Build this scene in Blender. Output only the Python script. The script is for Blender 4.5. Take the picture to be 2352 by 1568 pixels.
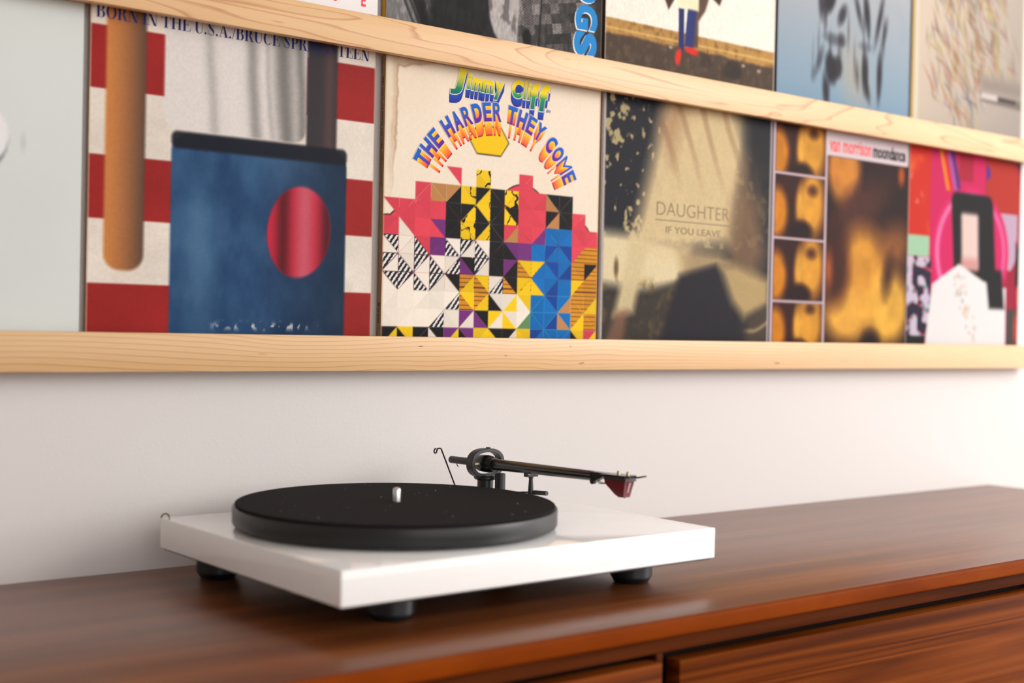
import bpy, bmesh, math, random
import numpy as np
from mathutils import Vector, Matrix

# ------------------------------------------------------------------ scene, camera, light
for o in list(bpy.data.objects):
    bpy.data.objects.remove(o, do_unlink=True)
S = bpy.context.scene
COL = S.collection

YAW, PITCH, ROLL = -0.6677, -0.0100, 0.0205
F_PX = 3041.7
CAM = Vector((-0.4378, -1.2359, 0.2436))
fw = Vector((-math.sin(YAW) * math.cos(PITCH), math.cos(YAW) * math.cos(PITCH), math.sin(PITCH)))
rt = Vector((math.cos(YAW), math.sin(YAW), 0))
up = rt.cross(fw)
cr_, sr_ = math.cos(ROLL), math.sin(ROLL)
r2 = cr_ * rt + sr_ * up
u2 = -sr_ * rt + cr_ * up
cam_d = bpy.data.cameras.new('camera')
cam = bpy.data.objects.new('camera', cam_d)
COL.objects.link(cam)
M = Matrix((r2, u2, -fw)).transposed().to_4x4()
M.translation = CAM
cam.matrix_world = M
cam_d.sensor_fit = 'HORIZONTAL'
cam_d.sensor_width = 36.0
cam_d.lens = F_PX * 36.0 / 2352.0
cam_d.clip_start = 0.05
cam_d.clip_end = 50
cam_d.dof.use_dof = True
cam_d.dof.focus_distance = 1.44
cam_d.dof.aperture_fstop = 3.3
S.camera = cam

W = bpy.data.worlds.new('room_daylight')
S.world = W
W.use_nodes = True
bg = W.node_tree.nodes['Background']
bg.inputs[0].default_value = (1.0, 0.99, 0.98, 1)
bg.inputs[1].default_value = 1.75

def area_light(name, loc, target, sx, sy, power, col):
    d = bpy.data.lights.new(name, 'AREA')
    d.shape = 'RECTANGLE'; d.size = sx; d.size_y = sy
    d.energy = power; d.color = col
    o = bpy.data.objects.new(name, d)
    COL.objects.link(o)
    o.location = loc
    o.rotation_euler = (Vector(target) - Vector(loc)).to_track_quat('-Z', 'Y').to_euler()
    return o

area_light('window_daylight', (2.7, -2.2, 1.15), (0.7, 0.0, 0.25), 1.6, 1.3, 48, (1.0, 0.975, 0.945))

S.view_settings.view_transform = 'Standard'
S.view_settings.look = 'None'
S.view_settings.gamma = 1.0
S.view_settings.use_curve_mapping = False
S.view_settings.exposure = 0.46

# ------------------------------------------------------------------ helpers
def lin(c):
    c = np.asarray(c, dtype=np.float64) / 255.0
    return np.where(c <= 0.04045, c / 12.92, ((c + 0.055) / 1.055) ** 2.4)

def rgb(r, g, b):
    v = lin((r, g, b))
    return (float(v[0]), float(v[1]), float(v[2]), 1.0)

def tag(o, label=None, cat=None, group=None, kind=None):
    if label: o['label'] = label
    if cat: o['category'] = cat
    if group: o['group'] = group
    if kind: o['kind'] = kind
    return o

def empty(name, loc, label=None, cat=None, group=None, rz=0.0):
    o = bpy.data.objects.new(name, None)
    COL.objects.link(o)
    o.location = loc
    o.rotation_euler = (0, 0, rz)
    o.empty_display_size = 0.05
    return tag(o, label, cat, group)

def link_mesh(name, me, mat, parent=None, loc=(0, 0, 0), smooth=False):
    o = bpy.data.objects.new(name, me)
    COL.objects.link(o)
    if mat is not None:
        me.materials.clear(); me.materials.append(mat)
    o.parent = parent
    o.location = loc
    if smooth:
        me.polygons.foreach_set('use_smooth', [True] * len(me.polygons))
    return o

def from_bm(name, bm, mat, parent=None, loc=(0, 0, 0), smooth=False, angle=None):
    me = bpy.data.meshes.new(name)
    bmesh.ops.recalc_face_normals(bm, faces=bm.faces)
    if angle is not None:
        for e in bm.edges:
            e.smooth = not (len(e.link_faces) == 2 and e.calc_face_angle(0) > angle)
        smooth = True
    bm.to_mesh(me)
    bm.free()
    return link_mesh(name, me, mat, parent, loc, smooth)

def box_bm(x0, x1, y0, y1, z0, z1, bev=0.0, seg=2, bm=None):
    b = bmesh.new()
    bmesh.ops.create_cube(b, size=1.0)
    for v in b.verts:
        v.co = Vector((x0 + (v.co.x + .5) * (x1 - x0), y0 + (v.co.y + .5) * (y1 - y0), z0 + (v.co.z + .5) * (z1 - z0)))
    if bev > 0:
        bmesh.ops.bevel(b, geom=list(b.edges), offset=bev, segments=seg, profile=0.5, affect='EDGES')
    if bm is None:
        return b
    me = bpy.data.meshes.new('tmp'); b.to_mesh(me); b.free(); bm.from_mesh(me); bpy.data.meshes.remove(me)
    return bm

def box(name, x0, x1, y0, y1, z0, z1, mat, parent=None, bev=0.0, seg=2, loc=(0, 0, 0)):
    return from_bm(name, box_bm(x0, x1, y0, y1, z0, z1, bev, seg), mat, parent, loc, angle=0.6 if bev else None)

def lathe_bm(prof, n=48, bm=None, mat=None):
    """prof: list of (r, z); revolved about Z, capped where r == 0"""
    b = bm or bmesh.new()
    rings = []
    for r, z in prof:
        if r < 1e-7:
            rings.append([b.verts.new((0, 0, z))])
        else:
            rings.append([b.verts.new((r * math.cos(2 * math.pi * i / n), r * math.sin(2 * math.pi * i / n), z)) for i in range(n)])
    for a, c in zip(rings[:-1], rings[1:]):
        for i in range(n):
            j = (i + 1) % n
            if len(a) == 1 and len(c) == 1: continue
            if len(a) == 1: b.faces.new((a[0], c[i], c[j]))
            elif len(c) == 1: b.faces.new((a[i], a[j], c[0]))
            else: b.faces.new((a[i], a[j], c[j], c[i]))
    if mat is not None:
        bmesh.ops.transform(b, matrix=mat, verts=b.verts)
    return b

def lathe(name, prof, material, parent=None, loc=(0, 0, 0), n=48, mat=None, angle=0.5):
    return from_bm(name, lathe_bm(prof, n, None, mat), material, parent, loc, angle=angle)

def axis_mat(p, d):
    """matrix that maps +Z to direction d at point p"""
    q = Vector(d).normalized().to_track_quat('Z', 'Y')
    m = q.to_matrix().to_4x4()
    m.translation = Vector(p)
    return m

def tube_bm(pts, radii, n=16, bm=None, cap=True):
    b = bm or bmesh.new()
    pts = [Vector(p) for p in pts]
    if not hasattr(radii, '__len__'): radii = [radii] * len(pts)
    rings = []
    ref = Vector((0, 0, 1))
    for i, p in enumerate(pts):
        t = (pts[min(i + 1, len(pts) - 1)] - pts[max(i - 1, 0)]).normalized()
        if abs(t.dot(ref)) > 0.95: ref2 = Vector((1, 0, 0))
        else: ref2 = ref
        if i == 0: side = t.cross(ref2).normalized()
        else: side = (side - t * side.dot(t)).normalized()
        u = side.cross(t)
        rings.append([b.verts.new(p + radii[i] * (math.cos(2 * math.pi * k / n) * side + math.sin(2 * math.pi * k / n) * u)) for k in range(n)])
    for a, c in zip(rings[:-1], rings[1:]):
        for k in range(n):
            b.faces.new((a[k], a[(k + 1) % n], c[(k + 1) % n], c[k]))
    if cap:
        b.faces.new(rings[0][::-1]); b.faces.new(rings[-1])
    return b

def prism_bm(poly, axis_o, ux, uy, uz, d0, d1, bm=None):
    """extrude 2-D polygon (a,b) -> o + a*ux + b*uy, from d0 to d1 along uz"""
    b = bm or bmesh.new()
    o = Vector(axis_o); ux = Vector(ux); uy = Vector(uy); uz = Vector(uz)
    A = [b.verts.new(o + p[0] * ux + p[1] * uy + d0 * uz) for p in poly]
    B = [b.verts.new(o + p[0] * ux + p[1] * uy + d1 * uz) for p in poly]
    b.faces.new(A); b.faces.new(B[::-1])
    n = len(poly)
    for i in range(n):
        b.faces.new((A[i], A[(i + 1) % n], B[(i + 1) % n], B[i]))
    return b

# ------------------------------------------------------------------ materials
def new_mat(name):
    m = bpy.data.materials.new(name)
    m.use_nodes = True
    nt = m.node_tree
    return m, nt, nt.nodes['Principled BSDF']

def plain(name, col, rough=0.5, metal=0.0, coat=0.0, spec=0.5, bump=0.0, bscale=400.0, var=0.0):
    m, nt, p = new_mat(name)
    p.inputs['Base Color'].default_value = col
    p.inputs['Roughness'].default_value = rough
    p.inputs['Metallic'].default_value = metal
    p.inputs['Coat Weight'].default_value = coat
    p.inputs['Coat Roughness'].default_value = 0.05
    p.inputs['Specular IOR Level'].default_value = spec
    if bump or var:
        tc = nt.nodes.new('ShaderNodeTexCoord')
        nz = nt.nodes.new('ShaderNodeTexNoise')
        nz.inputs['Scale'].default_value = bscale
        nz.inputs['Detail'].default_value = 5
        nt.links.new(tc.outputs['Object'], nz.inputs['Vector'])
        if bump:
            b = nt.nodes.new('ShaderNodeBump')
            b.inputs['Strength'].default_value = bump
            b.inputs['Distance'].default_value = 0.001
            nt.links.new(nz.outputs['Fac'], b.inputs['Height'])
            nt.links.new(b.outputs['Normal'], p.inputs['Normal'])
        if var:
            mx = nt.nodes.new('ShaderNodeMix'); mx.data_type = 'RGBA'
            mx.inputs[6].default_value = tuple(c * (1 - var) for c in col[:3]) + (1,)
            mx.inputs[7].default_value = tuple(min(1, c * (1 + var)) for c in col[:3]) + (1,)
            nt.links.new(nz.outputs['Fac'], mx.inputs[0])
            nt.links.new(mx.outputs[2], p.inputs['Base Color'])
    return m

def node(nt, t, **kw):
    n = nt.nodes.new(t)
    for k, v in kw.items(): setattr(n, k, v)
    return n

def ramp(nt, stops):
    r = nt.nodes.new('ShaderNodeValToRGB')
    e = r.color_ramp.elements
    while len(e) < len(stops): e.new(0.5)
    for x, (p, c) in zip(e, stops):
        x.position = p; x.color = c
    return r

def maple(name, seed, contour, fine, straight=0.0):
    """pale maple: soft tone drift, thin growth-ring contour lines, a few mineral flecks"""
    m, nt, p = new_mat(name)
    L = nt.links.new
    tc = node(nt, 'ShaderNodeTexCoord')
    mp = node(nt, 'ShaderNodeMapping')
    mp.inputs['Location'].default_value = (seed, seed * 1.7, seed * 0.6)
    mp.inputs['Scale'].default_value = (1.0, 6.0, contour)
    L(tc.outputs['Object'], mp.inputs['Vector'])
    n1 = node(nt, 'ShaderNodeTexNoise')
    n1.inputs['Scale'].default_value = 2.6; n1.inputs['Detail'].default_value = 2.2
    n1.inputs['Roughness'].default_value = 0.45; n1.inputs['Distortion'].default_value = 0.5
    L(mp.outputs['Vector'], n1.inputs['Vector'])
    mu = node(nt, 'ShaderNodeMath', operation='MULTIPLY'); mu.inputs[1].default_value = fine
    L(n1.outputs['Fac'], mu.inputs[0])
    src = mu.outputs[0]
    if straight:                       # quarter-sawn look: near-parallel lines that waver with the noise
        sx = node(nt, 'ShaderNodeSeparateXYZ'); L(tc.outputs['Object'], sx.inputs[0])
        mz = node(nt, 'ShaderNodeMath', operation='MULTIPLY_ADD'); mz.inputs[1].default_value = straight
        L(sx.outputs['Z'], mz.inputs[0]); L(mu.outputs[0], mz.inputs[2])
        src = mz.outputs[0]
    fr = node(nt, 'ShaderNodeMath', operation='FRACT'); L(src, fr.inputs[0])
    rl = ramp(nt, [(0.0, (0, 0, 0, 1)), (0.80, (0.10, 0.10, 0.10, 1)), (0.93, (0.75, 0.75, 0.75, 1)), (1.0, (0, 0, 0, 1))])
    L(fr.outputs[0], rl.inputs[0])
    # fine fibre
    mp2 = node(nt, 'ShaderNodeMapping'); mp2.inputs['Scale'].default_value = (14, 300, 420)
    L(tc.outputs['Object'], mp2.inputs['Vector'])
    n2 = node(nt, 'ShaderNodeTexNoise'); n2.inputs['Scale'].default_value = 1.5; n2.inputs['Detail'].default_value = 4
    L(mp2.outputs['Vector'], n2.inputs['Vector'])
    base = node(nt, 'ShaderNodeMix', data_type='RGBA')
    base.inputs[6].default_value = rgb(206, 165, 115); base.inputs[7].default_value = rgb(222, 187, 139)
    L(n2.outputs['Fac'], base.inputs[0])
    # broad tone drift
    mp3 = node(nt, 'ShaderNodeMapping'); mp3.inputs['Scale'].default_value = (2.2, 10, 22)
    L(tc.outputs['Object'], mp3.inputs['Vector'])
    n3 = node(nt, 'ShaderNodeTexNoise'); n3.inputs['Scale'].default_value = 1.3; n3.inputs['Detail'].default_value = 2
    L(mp3.outputs['Vector'], n3.inputs['Vector'])
    r3 = ramp(nt, [(0.35, (0, 0, 0, 1)), (0.75, (0.5, 0.5, 0.5, 1))]); L(n3.outputs['Fac'], r3.inputs[0])
    dr = node(nt, 'ShaderNodeMix', data_type='RGBA'); dr.inputs[7].default_value = rgb(208, 162, 108)
    L(r3.outputs[0], dr.inputs[0]); L(base.outputs[2], dr.inputs[6])
    ln = node(nt, 'ShaderNodeMix', data_type='RGBA'); ln.inputs[7].default_value = rgb(172, 108, 58)
    L(rl.outputs[0], ln.inputs[0]); L(dr.outputs[2], ln.inputs[6])
    # mineral flecks
    mp4 = node(nt, 'ShaderNodeMapping'); mp4.inputs['Scale'].default_value = (9, 40, 80)
    mp4.inputs['Location'].default_value = (seed * 3, 0, seed)
    L(tc.outputs['Object'], mp4.inputs['Vector'])
    n4 = node(nt, 'ShaderNodeTexNoise'); n4.inputs['Scale'].default_value = 1.6; n4.inputs['Detail'].default_value = 1
    L(mp4.outputs['Vector'], n4.inputs['Vector'])
    r4 = ramp(nt, [(0.735, (0, 0, 0, 1)), (0.78, (0.8, 0.8, 0.8, 1))]); L(n4.outputs['Fac'], r4.inputs[0])
    fl = node(nt, 'ShaderNodeMix', data_type='RGBA'); fl.inputs[7].default_value = rgb(186, 112, 62)
    L(r4.outputs[0], fl.inputs[0]); L(ln.outputs[2], fl.inputs[6])
    L(fl.outputs[2], p.inputs['Base Color'])
    p.inputs['Roughness'].default_value = 0.42
    return m

def walnut(name, dark, mid, light, sx, sy, sz, rough, coat, wave=0.0, seed=0.0, spec=0.5):
    m, nt, p = new_mat(name)
    L = nt.links.new
    tc = node(nt, 'ShaderNodeTexCoord')
    mp = node(nt, 'ShaderNodeMapping'); mp.inputs['Scale'].default_value = (sx, sy, sz)
    mp.inputs['Location'].default_value = (seed, seed, seed)
    L(tc.outputs['Object'], mp.inputs['Vector'])
    n1 = node(nt, 'ShaderNodeTexNoise'); n1.inputs['Scale'].default_value = 1.0
    n1.inputs['Detail'].default_value = 6; n1.inputs['Roughness'].default_value = 0.6; n1.inputs['Distortion'].default_value = 0.4
    L(mp.outputs['Vector'], n1.inputs['Vector'])
    out = n1.outputs['Fac']
    if wave:
        mp2 = node(nt, 'ShaderNodeMapping'); mp2.inputs['Scale'].default_value = (sx * 0.5, sy * 0.35, sz * 0.35)
        L(tc.outputs['Object'], mp2.inputs['Vector'])
        n2 = node(nt, 'ShaderNodeTexNoise'); n2.inputs['Scale'].default_value = 1.0; n2.inputs['Detail'].default_value = 1.5
        n2.inputs['Distortion'].default_value = 0.6
        L(mp2.outputs['Vector'], n2.inputs['Vector'])
        mu = node(nt, 'ShaderNodeMath', operation='MULTIPLY'); mu.inputs[1].default_value = 16
        L(n2.outputs['Fac'], mu.inputs[0])
        pp = node(nt, 'ShaderNodeMath', operation='PINGPONG'); pp.inputs[1].default_value = 1.0
        L(mu.outputs[0], pp.inputs[0])
        mx = node(nt, 'ShaderNodeMix', data_type='FLOAT'); mx.inputs[0].default_value = wave
        L(n1.outputs['Fac'], mx.inputs[2]); L(pp.outputs[0], mx.inputs[3])
        out = mx.outputs[0]
    r = ramp(nt, [(0.28, dark), (0.5, mid), (0.74, light)])
    L(out, r.inputs[0]); L(r.outputs[0], p.inputs['Base Color'])
    # open pores
    mp3 = node(nt, 'ShaderNodeMapping'); mp3.inputs['Scale'].default_value = (sx * 14, sy * 18, sz * 18)
    L(tc.outputs['Object'], mp3.inputs['Vector'])
    n3 = node(nt, 'ShaderNodeTexNoise'); n3.inputs['Scale'].default_value = 1.0; n3.inputs['Detail'].default_value = 2
    L(mp3.outputs['Vector'], n3.inputs['Vector'])
    b = node(nt, 'ShaderNodeBump'); b.inputs['Strength'].default_value = 0.05; b.inputs['Distance'].default_value = 0.0006
    L(n3.outputs['Fac'], b.inputs['Height']); L(b.outputs['Normal'], p.inputs['Normal'])
    p.inputs['Roughness'].default_value = rough
    p.inputs['Specular IOR Level'].default_value = spec
    p.inputs['Coat Weight'].default_value = coat
    p.inputs['Coat Roughness'].default_value = 0.3
    return m

MT = {}
MT['wall'] = plain('wall_paint', rgb(210, 205, 203), 0.8, bump=0.16, bscale=240.0)
MT['floor'] = walnut('floor_boards', rgb(110, 72, 44), rgb(146, 100, 64), rgb(170, 122, 82), 1.5, 12, 12, 0.4, 0.1)
MT['maple_top'] = maple('maple_cathedral', 3.1, 9.0, 9.0)
MT['maple_low'] = maple('maple_straight', 7.7, 4.0, 7.0, 210.0)
MT['top'] = walnut('walnut_top', rgb(82, 40, 15), rgb(114, 62, 28), rgb(140, 84, 42), 1.6, 30, 30, 0.38, 0.4, spec=0.35)
MT['edge'] = walnut('walnut_edge', rgb(104, 42, 2), rgb(126, 54, 3), rgb(140, 66, 6), 5, 22, 22, 0.5, 0.0, seed=4, spec=0.03)
MT['front'] = walnut('walnut_front', rgb(70, 28, 4), rgb(104, 48, 10), rgb(130, 66, 18), 1.2, 60, 75, 0.55, 0.0, wave=0.28, seed=2, spec=0.03)
MT['strip'] = walnut('walnut_rail', rgb(48, 20, 7), rgb(76, 34, 12), rgb(98, 48, 18), 2.5, 40, 46, 0.6, 0.0, seed=8, spec=0.03)
MT['carcass'] = plain('dark_carcass', rgb(28, 13, 7), 0.8, spec=0.1, var=0.2, bscale=60)
MT['gloss_white'] = plain('white_lacquer', rgb(247, 247, 247), 0.04, coat=0.3)
MT['platter'] = plain('black_platter', rgb(26, 26, 27), 0.36, spec=0.4)
MT['felt'] = plain('black_felt', rgb(33, 31, 32), 0.95, spec=0.1, bump=0.6, bscale=1800.0, var=0.35)
MT['lint'] = plain('lint', rgb(150, 145, 140), 0.9)
MT['steel'] = plain('spindle_steel', rgb(225, 225, 225), 0.3, metal=1.0)
MT['black_metal'] = plain('black_satin_metal', rgb(27, 27, 29), 0.4, spec=0.5, var=0.1, bscale=900)
MT['black_dark'] = plain('black_plastic', rgb(16, 16, 17), 0.35)
MT['rubber'] = plain('black_foot', rgb(24, 26, 30), 0.30)
MT['carbon'] = plain('carbon_tube', rgb(22, 19, 16), 0.22, coat=0.3)
MT['wire'] = plain('dark_wire', rgb(34, 16, 16), 0.35, metal=0.5)
MT['cart_red'] = plain('red_cartridge', rgb(100, 16, 22), 0.3, coat=0.2)
MT['cart_dark'] = plain('dark_cartridge', rgb(38, 20, 22), 0.4)
MT['cart_mark'] = plain('pale_mark', rgb(186, 160, 166), 0.5)
MT['brass'] = plain('pale_brass', rgb(196, 186, 150), 0.3, metal=0.8)
MT['cable'] = plain('brown_cable', rgb(96, 58, 40), 0.5)
MT['card'] = plain('sleeve_card', rgb(206, 192, 172), 0.7, var=0.12, bscale=90)
MT['card_dark'] = plain('sleeve_card_dark', rgb(44, 40, 40), 0.6, var=0.1, bscale=90)
MT['card_brown'] = plain('sleeve_card_worn', rgb(156, 122, 88), 0.7, var=0.25, bscale=70)
MT['card_yellow'] = plain('sleeve_card_yellow', rgb(204, 148, 20), 0.6, var=0.1, bscale=90)
MT['card_white'] = plain('sleeve_card_white', rgb(232, 228, 222), 0.6, var=0.05, bscale=90)
MT['knot'] = plain('wood_knot', rgb(96, 56, 30), 0.5, var=0.3, bscale=300)

def ink(name, r, g, b, rough=0.42):
    return plain('ink_' + name, rgb(r, g, b), rough, spec=0.07)

MT['navy'] = ink('navy', 42, 46, 104)
MT['red'] = ink('red', 236, 70, 80)
MT['white_ink'] = ink('white', 236, 230, 226)
MT['black_ink'] = ink('black', 26, 22, 24)
MT['cyan'] = ink('cyan', 0, 122, 190)
MT['taupe'] = ink('taupe', 128, 112, 84)
MT['salmon'] = ink('salmon', 214, 92, 94)
MT['coal'] = ink('coal', 44, 40, 42)

def vert_colour_mat(name, rough):
    m, nt, p = new_mat(name)
    a = node(nt, 'ShaderNodeAttribute', attribute_name='print')
    nt.links.new(a.outputs['Color'], p.inputs['Base Color'])
    p.inputs['Roughness'].default_value = rough
    p.inputs['Specular IOR Level'].default_value = 0.07
    tc = node(nt, 'ShaderNodeTexCoord')
    nz = node(nt, 'ShaderNodeTexNoise'); nz.inputs['Scale'].default_value = 420; nz.inputs['Detail'].default_value = 3
    nt.links.new(tc.outputs['Object'], nz.inputs['Vector'])
    b = node(nt, 'ShaderNodeBump'); b.inputs['Strength'].default_value = 0.02; b.inputs['Distance'].default_value = 0.0003
    nt.links.new(nz.outputs['Fac'], b.inputs['Height']); nt.links.new(b.outputs['Normal'], p.inputs['Normal'])
    return m
MT['print'] = vert_colour_mat('printed_card', 0.5)
MT['print_gloss'] = vert_colour_mat('printed_gloss_card', 0.3)

# ------------------------------------------------------------------ the setting
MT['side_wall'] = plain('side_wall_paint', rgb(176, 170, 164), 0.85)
wb = box('wall_back', -2.2, 3.4, 0.0, 0.1, -0.75, 1.85, MT['wall']); tag(wb, kind='structure')
wl = box('wall_left_blocker', -2.3, -2.2, -4.0, 0.1, -0.75, 1.85, MT['side_wall']); tag(wl, kind='structure')  # unseen wall, added so that less light arrives from the left
fl = box('floor', -2.3, 3.4, -4.0, 0.1, -0.80, -0.75, MT['floor']); tag(fl, kind='structure')
ws = box('wall_front_low_blocker', -1.7, 3.4, -4.1, -4.0, -0.75, -0.15, MT['side_wall']); tag(ws, kind='structure')  # unseen low wall, added to cut low-angle light and darken beneath the plinth
wf = box('wall_front_blocker', -2.3, -1.7, -4.1, -4.0, -0.75, 1.85, MT['side_wall']); tag(wf, kind='structure')  # unseen part wall behind the camera, added to dim the plinth's left side
ce = box('ceiling_blocker', -2.3, 3.4, -4.0, 0.1, 1.85, 1.95, MT['side_wall']); tag(ce, kind='structure')  # unseen, added to keep world light out from above

# ------------------------------------------------------------------ credenza
CX0, CX1, CD = -0.235, 1.5524, 0.4458
cred = empty('credenza', (0, 0, -0.75), 'walnut credenza carrying the turntable below the record ledges', 'credenza')
ZO = 0.75
def cbox(name, x0, x1, y0, y1, z0, z1, mat, bev=0.0, parent=None):
    return box(name, x0, x1, y0, y1, z0 + ZO, z1 + ZO, mat, parent or cred, bev)
# top: slab with a lighter solid lipping along the front edge
cbox('tabletop', CX0, CX1, -CD + 0.006, -0.001, -0.0150, 0.0, MT['top'], 0.0012)
def lipping():
    b = box_bm(CX0, CX1, -CD, -CD + 0.0058, -0.0150 + ZO, 0.0 + ZO)
    e = [e for e in b.edges if all(v.co.y < -CD + 0.001 for v in e.verts) and abs(e.verts[0].co.x - e.verts[1].co.x) > 0.1]
    bmesh.ops.bevel(b, geom=e, offset=0.0026, segments=4, profile=0.5, affect='EDGES')
    return b
from_bm('front_edge', lipping(), MT['edge'], cred, angle=0.6)
FR = -CD + 0.008           # face of doors and drawers
cbox('body', CX0 + 0.004, CX1 - 0.004, FR + 0.024, -0.004, -0.52, -0.0152, MT['carcass'])
cbox('side_panel', CX0 + 0.004, CX0 + 0.022, FR + 0.002, FR + 0.0238, -0.52, -0.0152, MT['front'])
cbox('side_panel', CX1 - 0.022, CX1 - 0.004, FR + 0.002, FR + 0.0238, -0.52, -0.0152, MT['front'])
cbox('front_rail', CX0 + 0.0222, CX1 - 0.0222, FR + 0.007, FR + 0.0238, -0.0315, -0.0152, MT['strip'], 0.0008)
cbox('divider', 0.3630, 0.3705, FR + 0.009, FR + 0.0238, -0.52, -0.0317, MT['strip'], 0.0006)
cbox('divider', 0.9690, 0.9765, FR + 0.009, FR + 0.0238, -0.52, -0.0317, MT['strip'], 0.0006)
cbox('door', CX0 + 0.024, 0.3615, FR, FR + 0.018, -0.51, -0.0380, MT['front'], 0.0010)
cbox('drawer', 0.3825, 0.9620, FR, FR + 0.018, -0.265, -0.0390, MT['front'], 0.0010)
cbox('drawer', 0.3825, 0.9620, FR, FR + 0.018, -0.51, -0.275, MT['front'], 0.0010)
cbox('drawer', 0.9840, CX1 - 0.024, FR, FR + 0.018, -0.265, -0.0390, MT['front'], 0.0010)
cbox('drawer', 0.9840, CX1 - 0.024, FR, FR + 0.018, -0.51, -0.275, MT['front'], 0.0010)
for lx in (CX0 + 0.16, CX1 - 0.16):
    for ly in (-0.36, -0.08):
        lathe('leg', [(0, 0), (0.012, 0), (0.019, 0.228), (0, 0.228)], MT['front'], cred, (lx, ly, 0.0015), 20)

# ------------------------------------------------------------------ record ledges
RX0, RX1 = -0.62, 1.645
LED = []
def ledge(zb, zt, mat, label):
    e = empty('record_ledge', (0, 0, zb), label, 'shelf', 'maple record ledges on the wall')
    h = zt - zb
    from_bm('front_lip', box_bm(RX0, RX1, -0.033, -0.0226, 0, h, 0.0007, 2), mat, e, angle=0.6)
    box('shelf_board', RX0, RX1, -0.0225, -0.0005, 0.0085, h - 0.0097, mat, e)
    return e, zt - 0.0097
lo, Z1 = ledge(0.1949, 0.2322, MT['maple_low'], 'lower maple ledge just above the turntable, with straight fine grain')
hi, Z2 = ledge(0.5365, 0.5734, MT['maple_top'], 'upper maple ledge with wavy cathedral grain, between the two record rows')
def knot(par, x, z, a, b, rot):
    bm = bmesh.new()
    n = 14
    vs = []
    for i in range(n):
        t = 2 * math.pi * i / n
        dx, dz = a * math.cos(t), b * math.sin(t) * (0.7 + 0.3 * math.cos(t + 1))
        vs.append(bm.verts.new((x + dx * math.cos(rot) - dz * math.sin(rot), -0.03304, z + dx * math.sin(rot) + dz * math.cos(rot))))
    bm.faces.new(vs)
    return from_bm('knot', bm, MT['knot'], par)
for (x, z, a, b, r) in ((0.383, 0.0270, 0.0036, 0.0008, 0.02), (0.618, 0.0084, 0.0050, 0.0008, 0.12), (0.600, 0.0282, 0.0020, 0.0006, 0.1),
                        (0.975, 0.0085, 0.0060, 0.0010, 0.0), (0.502, 0.0170, 0.0025, 0.0005, -0.1)):
    knot(lo, x, z, a, b, r)

# ------------------------------------------------------------------ printed covers: tools
def grid_uv(nu, nv, v1=1.0):
    u = np.linspace(0, 1, nu); v = np.linspace(0, v1, nv)
    return np.meshgrid(u, v)          # arrays [nv, nu]

class Noise:
    def __init__(self, seed): self.r = np.random.RandomState(seed)
    def val(self, U, V, fu, fv, seed=None):
        r = self.r if seed is None else np.random.RandomState(seed)
        gu, gv = int(math.ceil(fu)) + 3, int(math.ceil(fv)) + 3
        G = r.rand(gv, gu)
        x = np.clip(U * fu + 0.5, 0, gu - 2.001); y = np.clip(V * fv + 0.5, 0, gv - 2.001)
        i = x.astype(int); j = y.astype(int)
        fx = x - i; fy = y - j
        fx = fx * fx * (3 - 2 * fx); fy = fy * fy * (3 - 2 * fy)
        return (G[j, i] * (1 - fx) + G[j, i + 1] * fx) * (1 - fy) + (G[j + 1, i] * (1 - fx) + G[j + 1, i + 1] * fx) * fy
    def fbm(self, U, V, fu, fv, oct=4):
        t = 0; a = 0.5; s = 0
        for k in range(oct):
            t = t + a * self.val(U, V, fu * 2 ** k, fv * 2 ** k); s += a; a *= 0.5
        return t / s

def sm(d, soft):                       # 1 inside (d<0) .. 0 outside
    return np.clip(0.5 - d / (2 * soft), 0, 1)
def ell(U, V, cu, cv, ru, rv, soft=0.004, rot=0.0):
    x = U - cu; y = V - cv
    c, s = math.cos(rot), math.sin(rot)
    x, y = c * x + s * y, -s * x + c * y
    q = np.sqrt((x / ru) ** 2 + (y / rv) ** 2)
    return sm((q - 1) * min(ru, rv), soft)
def rbox(U, V, u0, u1, v0, v1, rad=0.0, soft=0.003, shear=0.0, rot=0.0):
    cu, cv = (u0 + u1) / 2, (v0 + v1) / 2
    x = U - cu - shear * (V - cv); y = V - cv
    c, s = math.cos(rot), math.sin(rot)
    x, y = c * x + s * y, -s * x + c * y
    qx = np.abs(x) - (u1 - u0) / 2 + rad; qy = np.abs(y) - (v1 - v0) / 2 + rad
    d = np.sqrt(np.maximum(qx, 0) ** 2 + np.maximum(qy, 0) ** 2) + np.minimum(np.maximum(qx, qy), 0) - rad
    return sm(d, soft)
def poly(U, V, pts, soft=0.003):
    """convex or simple polygon, signed distance"""
    d = np.full(U.shape, 1e9); sgn = np.ones(U.shape)
    n = len(pts)
    for i in range(n):
        ax, ay = pts[i]; bx, by = pts[i - 1]
        ex, ey = bx - ax, by - ay
        wx, wy = U - ax, V - ay
        t = np.clip((wx * ex + wy * ey) / (ex * ex + ey * ey), 0, 1)
        d = np.minimum(d, (wx - ex * t) ** 2 + (wy - ey * t) ** 2)
        c1 = V >= ay; c2 = V < by; c3 = ex * wy > ey * wx
        flip = (c1 & c2 & c3) | (~c1 & ~c2 & ~c3)
        sgn = np.where(flip, -sgn, sgn)
    return sm(sgn * np.sqrt(d), soft)

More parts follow.
